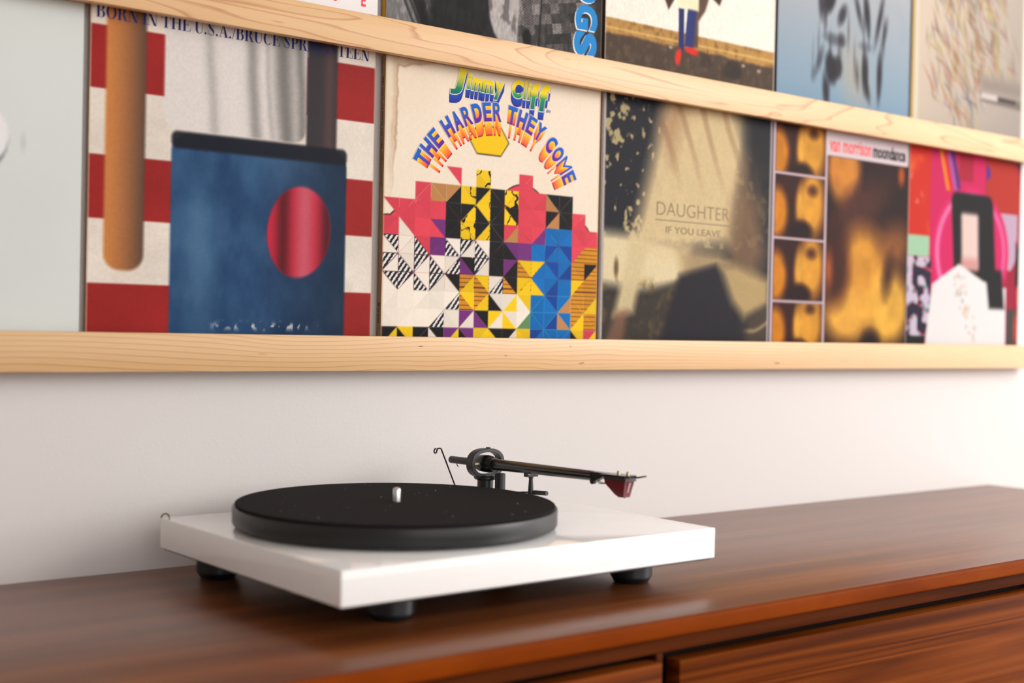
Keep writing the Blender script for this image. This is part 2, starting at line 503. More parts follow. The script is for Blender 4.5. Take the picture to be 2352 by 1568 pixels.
class Art:
    def __init__(self, nu, nv, v1, base, seed):
        self.U, self.V = grid_uv(nu, nv, v1)
        self.nu, self.nv, self.v1 = nu, nv, v1
        self.c = np.ones(self.U.shape + (3,)) * np.array(base, float)
        self.N = Noise(seed)
    def put(self, mask, col, a=1.0):
        col = np.array(col, float)
        m = (mask * a)[..., None]
        self.c = self.c * (1 - m) + col * m
    def E(self, *a, **k): return ell(self.U, self.V, *a, **k)
    def B(self, *a, **k): return rbox(self.U, self.V, *a, **k)
    def P(self, *a, **k): return poly(self.U, self.V, *a, **k)
    def n(self, fu, fv, oct=4): return self.N.fbm(self.U, self.V, fu, fv, oct)
    def grain(self, amt, f=180):
        g = self.N.val(self.U, self.V, f, f * self.v1) - 0.5
        self.c = self.c * (1 + amt * g[..., None])
    def mesh(self, name, w, h):
        nu, nv = self.nu, self.nv
        co = np.zeros((nv, nu, 3))
        co[..., 0] = self.U * w; co[..., 1] = -0.0003; co[..., 2] = self.V * h
        cols = np.ones((nv, nu, 4)); cols[..., :3] = lin(np.clip(self.c, 0, 255)) ** getattr(self, 'density', 1.0) * getattr(self, 'gain', 1.0)
        co = co.reshape(-1, 3); cols = cols.reshape(-1, 4)
        i = np.arange(nu - 1)[None, :] + nu * np.arange(nv - 1)[:, None]
        F = np.stack([i, i + 1, i + 1 + nu, i + nu], -1).reshape(-1, 4)
        if self.v1 < 0.999:            # the part of the cover above, out of sight: one coarse band
            top = cols[-nu:].copy()
            co2 = co[-nu:].copy(); co2[:, 2] = h
            base = len(co)
            co = np.vstack([co, co2]); cols = np.vstack([cols, top])
            k = np.arange(nu - 1)
            F = np.vstack([F, np.stack([base - nu + k, base - nu + k + 1, base + k + 1, base + k], -1)])
        me = bpy.data.meshes.new(name)
        me.vertices.add(len(co)); me.vertices.foreach_set('co', co.astype(np.float32).ravel())
        me.loops.add(F.size); me.loops.foreach_set('vertex_index', F.astype(np.int32).ravel())
        me.polygons.add(len(F)); me.polygons.foreach_set('loop_start', (np.arange(len(F)) * 4).astype(np.int32))
        me.update(calc_edges=True)
        at = me.color_attributes.new('print', 'FLOAT_COLOR', 'POINT')
        at.data.foreach_set('color', cols.astype(np.float32).ravel())
        return me

# lettering: glyph outlines of the built-in font as (verts, faces), laid flat in x/y
_fc = {}
def glyph(body, offset=0.0, shear=0.0):
    key = (body, offset, shear)
    if key not in _fc:
        cu = bpy.data.curves.new('glyph', 'FONT')
        cu.body = body; cu.size = 1.0; cu.fill_mode = 'FRONT'; cu.offset = offset; cu.shear = shear
        cu.resolution_u = 4
        ob = bpy.data.objects.new('glyph', cu)
        COL.objects.link(ob)
        dg = bpy.context.evaluated_depsgraph_get()
        me = bpy.data.meshes.new_from_object(ob.evaluated_get(dg))
        v = np.zeros(len(me.vertices) * 3); me.vertices.foreach_get('co', v)
        f = [tuple(p.vertices) for p in me.polygons]
        _fc[key] = (v.reshape(-1, 3)[:, :2].copy(), f)
        bpy.data.meshes.remove(me); bpy.data.objects.remove(ob); bpy.data.curves.remove(cu)
    return _fc[key]

class Letters:
    """collects flat shapes in cover units (u right, v up, metres) at a small lift off the card"""
    def __init__(self): self.v = []; self.f = []; self.c = []
    def add(self, P, F, lift, cols=None):
        b = len(self.v)
        for i, p in enumerate(P):
            self.v.append((p[0], -lift, p[1]))
            self.c.append(cols[i] if cols is not None else (0, 0, 0))
        self.f += [tuple(b + k for k in t) for t in F]
    def build(self, name, mat, parent, loc=(0, 0, 0), coloured=False, rot=None):
        me = bpy.data.meshes.new(name)
        me.from_pydata(self.v, [], self.f)
        if coloured:
            at = me.color_attributes.new('print', 'FLOAT_COLOR', 'POINT')
            cc = np.ones((len(self.v), 4)); cc[:, :3] = lin(np.clip(np.array(self.c, float), 0, 255))
            at.data.foreach_set('color', cc.astype(np.float32).ravel())
        o = link_mesh(name, me, mat, parent, loc)
        if rot: o.rotation_euler = rot
        return o

def fit(P, u0, u1, v0, v1):
    lo = P.min(0); hi = P.max(0)
    return np.stack([u0 + (P[:, 0] - lo[0]) / (hi[0] - lo[0]) * (u1 - u0), v0 + (P[:, 1] - lo[1]) / (hi[1] - lo[1]) * (v1 - v0)], 1)

# a small high-contrast serif alphabet (cap height 1)
ST, HL, SR = 0.19, 0.040, 0.085
def q4(x0, y0, x1, y1): return [(x0, y0), (x1, y0), (x1, y1), (x0, y1)]
def ring(cx, cy, rx, ry, tx, ty, a0, a1, n=18):
    out = []
    for i in range(n):
        t0 = math.radians(a0 + (a1 - a0) * i / n); t1 = math.radians(a0 + (a1 - a0) * (i + 1) / n)
        out.append([(cx + rx * math.cos(t0), cy + ry * math.sin(t0)), (cx + rx * math.cos(t1), cy + ry * math.sin(t1)),
                    (cx + (rx - tx) * math.cos(t1), cy + (ry - ty) * math.sin(t1)), (cx + (rx - tx) * math.cos(t0), cy + (ry - ty) * math.sin(t0))])
    return out
def stem(x, w=ST, y0=0, y1=1, foot=True, head=True):
    o = [q4(x, y0, x + w, y1)]
    if foot: o.append(q4(x - SR, y0, x + w + SR, y0 + HL))
    if head: o.append(q4(x - SR, y1 - HL, x + w + SR, y1))
    return o
def serif_glyph(ch):
    if ch == 'I': return stem(.09), .37
    if ch == 'B': return stem(.09) + [q4(.2, 0, .42, HL), q4(.2, .52, .40, .52 + HL), q4(.2, 1 - HL, .38, 1)] + ring(.40, .77, .24, .23, .17, HL, -90, 90) + ring(.43, .28, .27, .28, .18, HL, -90, 90), .75
    if ch == 'R': return stem(.09) + [q4(.2, .48, .40, .48 + HL), q4(.2, 1 - HL, .38, 1)] + ring(.40, .74, .24, .26, .17, HL, -90, 90) + [[(.40, .50), (.56, .48), (.74, .05), (.56, .05)], q4(.56, 0, .82, HL), q4(.56, 0.03, .74, .06)], .82
    if ch == 'P': return stem(.09) + [q4(.2, .44, .40, .44 + HL), q4(.2, 1 - HL, .38, 1)] + ring(.40, .72, .26, .28, .18, HL, -90, 90), .70
    if ch == 'O': return ring(.42, .5, .40, .52, .19, .04, 0, 360, 36), .86
    if ch == 'C': return ring(.44, .5, .40, .52, .19, .04, 50, 310, 30) + [q4(.70, .66, .73, 1.0), q4(.70, 0.10, .73, .30)], .82
    if ch == 'G': return ring(.44, .5, .40, .52, .19, .04, 50, 300, 30) + [q4(.70, .66, .73, 1.0)] + stem(.60, .17, 0.0, .44, False, True), .90
    if ch == 'N': return [q4(.10, 0, .10 + HL, 1), q4(.70, 0, .70 + HL, 1), q4(0, 0, .24, HL), q4(.0, 1 - HL, .2, 1), q4(.6, 1 - HL, .84, 1), [(.06, 1), (.28, 1), (.74, -.02), (.70, -.02)], [(.28, 1), (.06, 1), (.56, .0), (.74, .0)]], .86
    if ch == 'T': return stem(.30, ST, 0, 1, True, False) + [q4(.02, 1 - HL, .78, 1), [(.02, 1), (.06, 1), (.10, .72), (.02, .72)], [(.70, .72), (.78, .72), (.78, 1), (.74, 1)]], .80
    if ch == 'H': return stem(.09) + stem(.60) + [q4(.2, .5, .65, .5 + HL)], .90
    if ch == 'E': return stem(.09) + [q4(.2, 0, .66, HL), q4(.2, 1 - HL, .62, 1), q4(.2, .5, .48, .5 + HL), [(.60, 0), (.66, 0), (.72, .30), (.68, .30)], [(.58, 1), (.64, 1), (.64, .74), (.61, .74)], [(.45, .38), (.49, .38), (.49, .66), (.45, .66)]], .74
    if ch == 'U': return [q4(.09, .3, .28, 1), q4(.64, .3, .64 + HL, 1), q4(.0, 1 - HL, .38, 1), q4(.54, 1 - HL, .78, 1)] + ring(.385, .32, .295, .34, .19, .05, 180, 270, 10) + ring(.385, .32, .295, .34, HL, .05, 270, 360, 10), .80
    if ch == 'S': return ring(.33, .75, .25, .26, .06, .04, 30, 200, 16) + [[(.06, .76), (.17, .86), (.58, .36), (.54, .18)], [(.08, .66), (.16, .88), (.60, .34), (.46, .26)]] + ring(.32, .26, .27, .28, .06, .04, -150, 20, 16) + [q4(.50, .68, .53, .98), q4(.05, .02, .08, .34)], .68
    if ch == 'A': return [[(.36, 1.02), (.42, 1.02), (.14, 0), (.10, 0)], [(.34, 1.02), (.44, 1.02), (.78, 0), (.56, 0)], q4(.22, .32, .58, .32 + HL), q4(.0, 0, .24, HL), q4(.48, 0, .88, HL)], .86
    if ch == '.': return ring(.12, .09, .10, .10, .10, .10, 0, 360, 12), .26
    if ch == '/': return [[(.0, -.05), (.05, -.05), (.34, 1.05), (.29, 1.05)]], .32
    return [], .26

def serif_line(L, text, u0, u1, v0, cap, lift):
    x = 0; items = []
    for ch in text:
        g, adv = serif_glyph(ch)
        items.append((x, g)); x += adv + (0.015 if ch != ' ' else 0.0)
    k = (u1 - u0) / x
    for x, g in items:
        for i, pg in enumerate(g):
            L.add([(u0 + (x + a) * k, v0 + b * cap) for a, b in pg], [tuple(range(len(pg)))], lift + 0.000004 * (i % 5))

# ------------------------------------------------------------------ record sleeves
SW = 0.315
def sleeve(x, z, w, art, label, card='card', thick=0.004, front=-0.0085, spine=None, gloss=False, h=None, gain=1.0, density=1.0):
    art.gain = gain; art.density = density
    h = h or 0.3165
    e = empty('record_sleeve', (x, front, z + 0.0002), label, 'record sleeve', 'record sleeves on the wall ledges')
    from_bm('jacket', box_bm(0, w, 0, thick, 0, h, 0.0006, 2), MT[card], e, angle=0.6)
    if spine:
        box('spine', -0.0004, -0.00002, 0.0002, thick - 0.0004, 0.0012, h - 0.0012, MT[spine], e)
    link_mesh('cover_art', art.mesh('cover_art', w, h), MT['print_gloss' if gloss else 'print'], e)
    return e, w, h

# --- 1: red and cream stripes (abstract stand-in) ---------------------------------
def art_stripes():
    a = Art(330, 330, 1.0, (234, 224, 212), 11)
    for v0, v1 in ((0.750, 0.938), (0.366, 0.555), (-0.1, 0.1745)):
        a.put(a.B(-.2, 1.2, v0, v1, soft=.0025), (164, 46, 44))
    mot = a.n(7, 7)
    a.c *= (0.93 + 0.14 * mot)[..., None]
    U, V = a.U, a.V
    # warm vertical band, left
    band = a.B(.050, .176, .215, 1.2, rad=.05, soft=.006)
    t = np.clip((U - .050) / .126, 0, 1)
    warm = np.stack([212 - 110 * t ** 1.6, 142 - 62 * t ** 1.4, 82 - 14 * t], -1)
    a.c = a.c * (1 - band[..., None]) + warm * band[..., None]
    # white panel with soft grey folds
    pan = a.B(.235, .735, .655, 1.2, rad=.05, soft=.005)
    a.put(pan, (230, 224, 220))
    wob = 0.03 * (a.n(3, 5) - .5)
    for cu, wd, al in ((.40, .018, .30), (.545, .022, .55), (.655, .034, .80), (.60, .010, .25), (.715, .02, .7)):
        a.put(pan * np.exp(-((U + wob - cu - .10 * (.8 - V)) / wd) ** 2), (112, 110, 106), al)
    # dark band, right
    dk = a.B(.735, .850, .46, 1.2, rad=.05, soft=.006)
    a.put(dk, (66, 60, 64)); a.put(dk * np.exp(-((U - .82) / .02) ** 2), (110, 80, 76), .6)
    # blue field
    bl = a.B(.262, .892, -.2, .645, rad=.06, soft=.005)
    tx = a.n(26, 14); tb = a.n(4, 4)
    blue = np.stack([44 + 60 * (tb - .35) + 26 * (tx - .5), 78 + 70 * (tb - .35) + 26 * (tx - .5), 118 + 70 * (tb - .35) + 24 * (tx - .5)], -1)
    dark = np.clip((U - .55) / .33, 0, 1)[..., None]
    blue = blue * (1 - .50 * dark) + np.array((8, 10, 14)) * dark
    a.c = a.c * (1 - bl[..., None]) + blue * bl[..., None]
    a.put(bl * np.exp(-((U - .36) / .05) ** 2 - ((V - .30) / .22) ** 2), (120, 160, 190), .45)
    a.put(a.B(.262, .892, .598, .650, rad=.02, soft=.006), (30, 32, 42), .92)
    # crimson oval
    cr = a.E(.715, .365, .118, .150, soft=.005, rot=-.15)
    rr = np.stack([206 + 0 * U, 48 + 50 * np.exp(-((U - .735) / .035) ** 2), 74 + 40 * np.exp(-((U - .735) / .035) ** 2)], -1)
    a.c = a.c * (1 - cr[..., None]) + rr * cr[..., None]
    a.put(cr * np.exp(-((U - .655) / .028) ** 2), (74, 26, 30), .75); a.put(cr * np.exp(-((U - .822) / .03) ** 2), (60, 28, 34), .75)
    # shelf wear: scuffed lower edge, worn rim
    sp = np.clip((a.n(70, 60, 2) - .60) * 9, 0, 1)
    a.put(sp * np.exp(-((V - .055 - .03 * (U - .5) ** 2) / .012) ** 2) * a.B(.42, .75, 0, .1, soft=.05), (222, 220, 216), .9)
    a.put(1 - a.B(.004, .9965, .004, .997, soft=.002), (206, 186, 166), .7)
    a.grain(.045)
    return a
e, w, h = sleeve(0.0183, Z1, SW, art_stripes(), 'worn record sleeve with red and cream stripes, nearest the grey sleeve on the lower ledge', card='card_brown', thick=0.0045, h=0.3195, gain=0.791, density=1.08)
L = Letters(); serif_line(L, 'BORN IN THE U.S.A./BRUCE SPRINGSTEEN', .016 * w, .976 * w, .972 * 0.315, .0126, .00042)
L.build('title_lettering', MT['navy'], e)

# --- 2: cream cover, arched lettering, bold flat shapes (abstract stand-in) ----------
def art_bold():
    a = Art(330, 330, 1.0, (246, 232, 212), 23)
    U, V = a.U, a.V
    BK = (26, 22, 24)
    a.put(np.clip((a.n(5, 5) - .45) * 2, 0, 1), (238, 218, 190), .5)
    # damp stain top left
    wob = .012 * (a.n(22, 22) - .5) * 2
    wob2 = .010 * (a.n(9, 9) - .5) * 2
    d1 = U + wob + wob2 - (.050 - .06 * np.clip(.85 - V, 0, .5))          # damp edge running down the left side
    d2 = .978 - V + wob + wob2 + .12 * np.clip(U - .10, 0, 1)              # and along the top left
    edge = np.minimum(d1, d2)
    fade = np.clip((V - .50) / .25, 0, 1) * np.clip((.22 - U) / .08, 0, 1)
    a.put((edge < 0) * fade, (232, 214, 190), .55)
    a.put(np.exp(-(edge / .0045) ** 2) * fade, (166, 128, 100), .60)
    a.put(np.exp(-((edge + .010) / .010) ** 2) * (edge < 0) * fade, (198, 164, 132), .45)
    def shape(mask_fn, col, line=.004):
        a.put(mask_fn(line), BK); a.put(mask_fn(0.0), col)
    # rosy scalloped hills
    for cu, cv, r in ((.02, .37, .080), (.10, .385, .095), (.215, .39, .130), (.62, .48, .120), (.705, .49, .080), (.88, .40, .085), (.97, .37, .06), (.33, .36, .11)):
        a.put(a.E(cu, cv, r + .004, r + .004, soft=.0025), BK)
    for cu, cv, r in ((.02, .37, .080), (.10, .385, .095), (.215, .39, .130), (.62, .48, .120), (.705, .49, .080), (.88, .40, .085), (.97, .37, .06), (.33, .36, .11)):
        a.put(a.E(cu, cv, r, r, soft=.0025), (228, 74, 92))
    a.put(a.B(-.1, 1.1, .2, .36, soft=.003), (224, 70, 88))
    a.put(np.clip((a.n(6, 6) - .5) * 3, 0, 1) * (V < .5) * (np.abs(a.c[..., 1] - 74) < 20), (236, 96, 80), .8)
    for cu, cv, r in ((.27, .40, .055), (.33, .36, .07), (.60, .36, .06), (.68, .36, .045), (.45, .27, .08)):
        shape(lambda g: a.E(cu, cv, r + g, r + g, soft=.0025), (122, 52, 128))
    # lower half: a harlequin patchwork of flat triangles in the cover's own colours
    pal = {'p': (228, 74, 92), 'v': (122, 52, 128), 'y': (248, 206, 14), 'k': BK, 'w': (246, 236, 222), 'b': (0, 116, 194), 'd': (14, 74, 160),
           'o': (222, 152, 34), 't': (196, 140, 84), 'n': (36, 42, 62), 'g': (104, 146, 96), 'c': (246, 232, 212)}
    rows = ['.. .. .. .. .p .. yy .. .. pp .. .. .. .. ..', '.. .. pp tt kt yy yk kk yy pp pp tk kk .. ..', '.p pp pp pp kk yk ky kk yk pp pp tk kk pp ..', 'pp wp pp pv kk yy yk kk tp pp vp bb bb pp pp',
            'wn ww np vv nw wn nw kk kv vv bb bd bd op oo', 'wn nw wn nw nw vk wn kk kv oy by bd db oo ok', 'wn wn nw wn wk yo oy nw ok yy yb db bb oy oo', 'ww ww ww ww nw oy yo kw yw wy bb bd tb oo yo',
            'ww ww ww nw ww wv vk wy yw gw bb db tb yo oo', 'yk ky kk wk yv kv yy yk wk yy bd bb bb ky yp']
    nc, nr, vt = 15, 10, .64
    rs = np.random.RandomState(2)
    for r, row in enumerate(rows):
        for q, ab in enumerate(row.split()):
            u0, u1 = q / nc, (q + 1) / nc; v1_, v0_ = vt * (1 - r / nr), vt * (1 - (r + 1) / nr)
            flip = (q + r) % 2
            A = [(u0, v0_), (u1, v0_), (u1, v1_)] if flip else [(u0, v0_), (u1, v0_), (u0, v1_)]
            B_ = [(u0, v0_), (u1, v1_), (u0, v1_)] if flip else [(u1, v0_), (u1, v1_), (u0, v1_)]
            if ab[0] != '.': a.put(a.P(A, soft=.002), np.array(pal[ab[0]]) * (.94 + .1 * rs.rand()))
            if ab[1] != '.': a.put(a.P(B_, soft=.002), np.array(pal[ab[1]]) * (.94 + .1 * rs.rand()))
    cellu = (U * nc) % 1; cellv = ((V / vt) * nr) % 1
    # a few printed patterns inside the patches: stripes and mottling
    st = ((U * .8 - V * .6) * 60) % 1
    nm = np.abs(a.c - np.array(pal['n'])).sum(-1) < 30
    a.put(nm * (st < .45) * 1.0, (240, 232, 220))
    yk = (np.abs(a.c - np.array(pal['y'])).sum(-1) < 60) & (V > .36) & (U > .3) & (U < .62)
    a.put(yk * (np.abs(a.n(24, 24, 2) - .5) < .045) * 1.0, BK)
    om = (np.abs(a.c - np.array(pal['o'])).sum(-1) < 60)
    a.put(om * (((V * 62) % 1) < .2) * 1.0, (92, 56, 22), .9)
    # gold lozenge under the arch
    lz = lambda g: a.P([(.365 - g, .750), (.400, .800 + g), (.510, .800 + g), (.545 + g, .750), (.510, .700 - g), (.400, .700 - g)])
    a.put(lz(.004), BK); a.put(lz(0), (250, 206, 8))
    a.put(1 - a.B(.005, .996, .004, .998, soft=.003), (206, 170, 132), .6)
    a.grain(.025)
    return a
e, w, h = sleeve(0.3456, Z1, SW, art_bold(), 'cream record sleeve with arched rainbow lettering and bold flat colour shapes', card='card_brown', thick=0.0065, front=-0.0100, spine='card_brown', gain=0.774, density=1.05)
def swept(L, P, F, d, n, lift, c0, c1):
    for k in range(n, 0, -1):
        t = k / n
        L.add(P + np.array(d) * t, F, lift + 0.00002 * (n - k), [tuple(np.array(c0) * (1 - t) + np.array(c1) * t)] * len(P))
L = Letters()
def grad(P, v0, v1, stops):
    t = np.clip((P[:, 1] - v0) / (v1 - v0), 0, 1)
    xs = [s[0] for s in stops]; C = np.array([s[1] for s in stops], float)
    return [tuple(np.interp(x, xs, C[:, k]) for k in range(3)) for x in t]
spots = [('J', .275, .348, .900, .994), ('i', .346, .370, .926, .984), ('m', .368, .418, .924, .972), ('m', .416, .472, .922, .970), ('y', .470, .520, .902, .969),
         ('C', .556, .610, .920, .989), ('l', .609, .629, .920, .990), ('i', .628, .648, .920, .987), ('f', .644, .690, .888, .987), ('f', .686, .742, .885, .987)]
for ch, u0, u1, v0, v1 in spots:
    P, F = glyph(ch, .052, .18); P = fit(P, u0 * w, u1 * w, v0 * h, v1 * h)
    Po, Fo = glyph(ch, .066, .18); g = .0008
    Po = fit(Po, u0 * w - g, u1 * w + g, v0 * h - g, v1 * h + g)
    swept(L, Po, Fo, (-.0006, -.0095), 10, .0004, (22, 74, 176), (36, 44, 132))
    L.add(Po, Fo, .00066, [(226, 226, 190)] * len(Po))
    L.add(P, F, .00072, grad(P, .905 * h, .985 * h, [(0, (0, 96, 104)), (.35, (30, 140, 80)), (.62, (236, 206, 20)), (1, (250, 220, 10))]))
P, F = glyph('in', .02, .3); L.add(fit(P, .722 * w, .745 * w, .884 * h, .898 * h), F, .0006, [(40, 110, 170)] * len(P))
L.build('artist_lettering', MT['print'], e, coloured=True)
# arched title
L = Letters()
p1, p2, p3 = (.118, .650), (.454, .891), (.885, .640)
def circ(a, b, c):
    A = np.array([[b[0] - a[0], b[1] - a[1]], [c[0] - a[0], c[1] - a[1]]]) * 2
    r = np.array([b[0] ** 2 - a[0] ** 2 + b[1] ** 2 - a[1] ** 2, c[0] ** 2 - a[0] ** 2 + c[1] ** 2 - a[1] ** 2])
    return np.linalg.solve(A, r)
cc = circ(p1, p2, p3); RR = math.hypot(p1[0] - cc[0], p1[1] - cc[1])
a0 = math.atan2(p1[1] - cc[1], p1[0] - cc[0]); a1 = math.atan2(p3[1] - cc[1], p3[0] - cc[0])
txt = 'THE HARDER THEY COME'
wd = {' ': .45, 'M': 1.15, 'E': .95}
tot = sum(wd.get(c, 1.0) for c in txt); acc = 0
for ch in txt:
    wch = wd.get(ch, 1.0)
    t0 = acc / tot; t1 = (acc + wch) / tot; acc += wch
    if ch == ' ': continue
    th0 = a0 + (a1 - a0) * (t0 + .004); th1 = a0 + (a1 - a0) * (t1 - .004)
    P, F = glyph(ch, 0.0 if ch == 'M' else .03 if ch in 'RE' else .05); P = fit(P, 0, 1, 0, 1)
    hgt = .070
    def bend(P, dr):
        th = th0 + (th1 - th0) * P[:, 0]
        R = RR - hgt + P[:, 1] * hgt + dr
        return np.stack([(cc[0] + R * np.cos(th)) * w, (cc[1] + R * np.sin(th)) * h], 1)
    n = 10
    for k in range(n, 0, -1):
        t = k / n
        col = np.array((250, 206, 30)) * (1 - t) + np.array((236, 70, 60)) * t
        if t > .96: col = np.array((150, 40, 40))
        L.add(bend(P, -.052 * t), F, .0004 + .00002 * (n - k), [tuple(col)] * len(P))
    Po = (P - .5) * np.array((1.08, 1.06)) + .5
    L.add(bend(Po, 0), F, .00066, [(214, 190, 190)] * len(P))
    L.add(bend(P, 0), F, .00072, grad(P, 0, 1, [(0, (92, 30, 140)), (.40, (84, 40, 160)), (.55, (30, 84, 180)), (1, (20, 92, 186))]))
L.build('title_lettering', MT['print'], e, coloured=True)
# spine lettering, reading downwards
def spine_text(par, text, z_top, z_bot, t0, t1, mat):
    P, F = glyph(text, .012)
    P = fit(P, 0, 1, 0, 1)
    vs = [(-0.00046, t0 + (1 - q[1]) * (t1 - t0), z_top + q[0] * (z_bot - z_top)) for q in P]
    me = bpy.data.meshes.new('spine_lettering'); me.from_pydata(vs, [], F)
    link_mesh('spine_lettering', me, mat, par)
spine_text(e, 'JIMMY CLIFF in "THE HARDER THEY COME" (Original Soundtrack)', .93 * h, .55 * h, .0055, .0020, MT['black_ink'])
spine_text(e, 'MLPS-9202', .145 * h, .075 * h, .0055, .0022, MT['black_ink'])

# --- 3: dusky blurred cover with pale beam --------------------------------------
def art_dusk():
    a = Art(240, 240, 1.0, (58, 58, 66), 37)
    U, V = a.U, a.V
    f1 = a.n(34, 30, 3) * .65 + a.n(6, 5, 2) * .35
    a.put(np.clip((f1 - .55) * 14, 0, 1) * (V > .42) * np.clip(1.25 - U, 0, 1), (222, 206, 160), .9)
    a.put(np.clip((a.n(9, 6) - .5) * 3, 0, 1) * np.clip((U - .7) * 5, 0, 1), (128, 112, 92), .7)
    # pale clearing low left
    clr = a.P([(-.1, .46), (.20, .45), (.5, .42), (.48, .27), (.25, .23), (-.1, .25)], soft=.03)
    a.put(clr, (246, 232, 196))
    a.put(np.clip((a.n(30, 20) - .5) * 6, 0, 1) * np.exp(-((V - .24) / .03) ** 2) * (U < .5), (150, 122, 70), .7)
    gnd = a.P([(-.1, -.1), (-.1, .22), (.25, .21), (.45, .27), (.45, -.1)], soft=.02)
    g = a.n(30, 26, 3)
    a.put(gnd, (92, 84, 76)); a.put(gnd * np.clip((g - .5) * 4, 0, 1), (140, 122, 92), .6)
    # the beam, falling from top right to lower left
    bm_ = a.P([(.36, 1.1), (.86, 1.1), (.82, .80), (.76, .44), (.42, .40), (.16, .40)], soft=.05)
    a.put(bm_, (240, 220, 178), .97)
    a.put(a.P([(.30, .9), (.42, 1.1), (.50, 1.1), (.38, .75)], soft=.05), (190, 150, 116), .55)
    st = np.sin((U - .42 * (1 - V)) * 46 + 3 * a.n(2, 2))
    a.put(bm_ * np.clip(st - .45, 0, 1) * np.clip((V - .62) * 4, 0, 1), (164, 128, 100), .65)
    a.put(a.P([(.74, 1.1), (1.1, 1.1), (1.1, .6), (.86, .82)], soft=.06), (62, 60, 64), .8)
    a.put(a.P([(.76, .62), (.84, .82), (.98, .42), (.90, .30), (.72, .36)], soft=.06), (176, 144, 112), .75)
    a.put(a.P([(.16, .42), (.26, .42), (.18, .14), (.07, .12)], soft=.02), (236, 220, 182), .95)
    a.put(a.P([(.08, .14), (.15, .15), (.12, -.02), (.02, -.02)], soft=.02), (176, 136, 110), .7)
    a.put(a.P([(.42, .41), (.68, .40), (.74, .36), (.46, .28)], soft=.03), (214, 190, 150), .9)
    # dark wedge at the foot
    a.put(a.P([(.28, -.1), (.44, .30), (.66, .35), (.72, .30), (.78, .14), (.92, -.1)], soft=.02), (66, 62, 70))
    a.put(a.P([(.68, .35), (.78, .36), (1.0, .30), (1.0, .19), (.84, .13), (.76, .20)], soft=.03), (216, 192, 144), .95)
    a.put(a.P([(.86, .12), (1.0, .19), (1.0, -.1), (.84, -.1)], soft=.02), (112, 98, 84), .9)
    a.put(np.exp(-((V - .075 - 1.1 * np.clip(U - .9, 0, 1) ** 1.4) / .010) ** 2) * np.clip((U - .83) * 20, 0, 1), (212, 190, 150), .7)
    a.put(a.E(.082, .315, .012, .036, soft=.006), (120, 98, 60), .8)
    a.put(1 - a.B(.012, .990, .0, 1.2, soft=.002), (206, 200, 200))
    a.grain(.05)
    return a
e, w, h = sleeve(0.6681, Z1, SW, art_dusk(), 'dusky blurred record sleeve with a pale diagonal beam and small thin lettering', card='card_white', thick=0.004, gain=0.636, density=1.3)
L = Letters()
P, F = glyph('DAUGHTER', -.012); L.add(fit(P, .300 * w, .733 * w, .540 * h, .594 * h), F, .00045)
L.add([(.293 * w, .5185 * h), (.738 * w, .5185 * h), (.738 * w, .5225 * h), (.293 * w, .5225 * h)], [(0, 1, 2, 3)], .00045)
P, F = glyph('IF YOU LEAVE', .006); L.add(fit(P, .354 * w, .684 * w, .469 * h, .497 * h), F, .00045)
L.build('title_lettering', MT['taupe'], e)

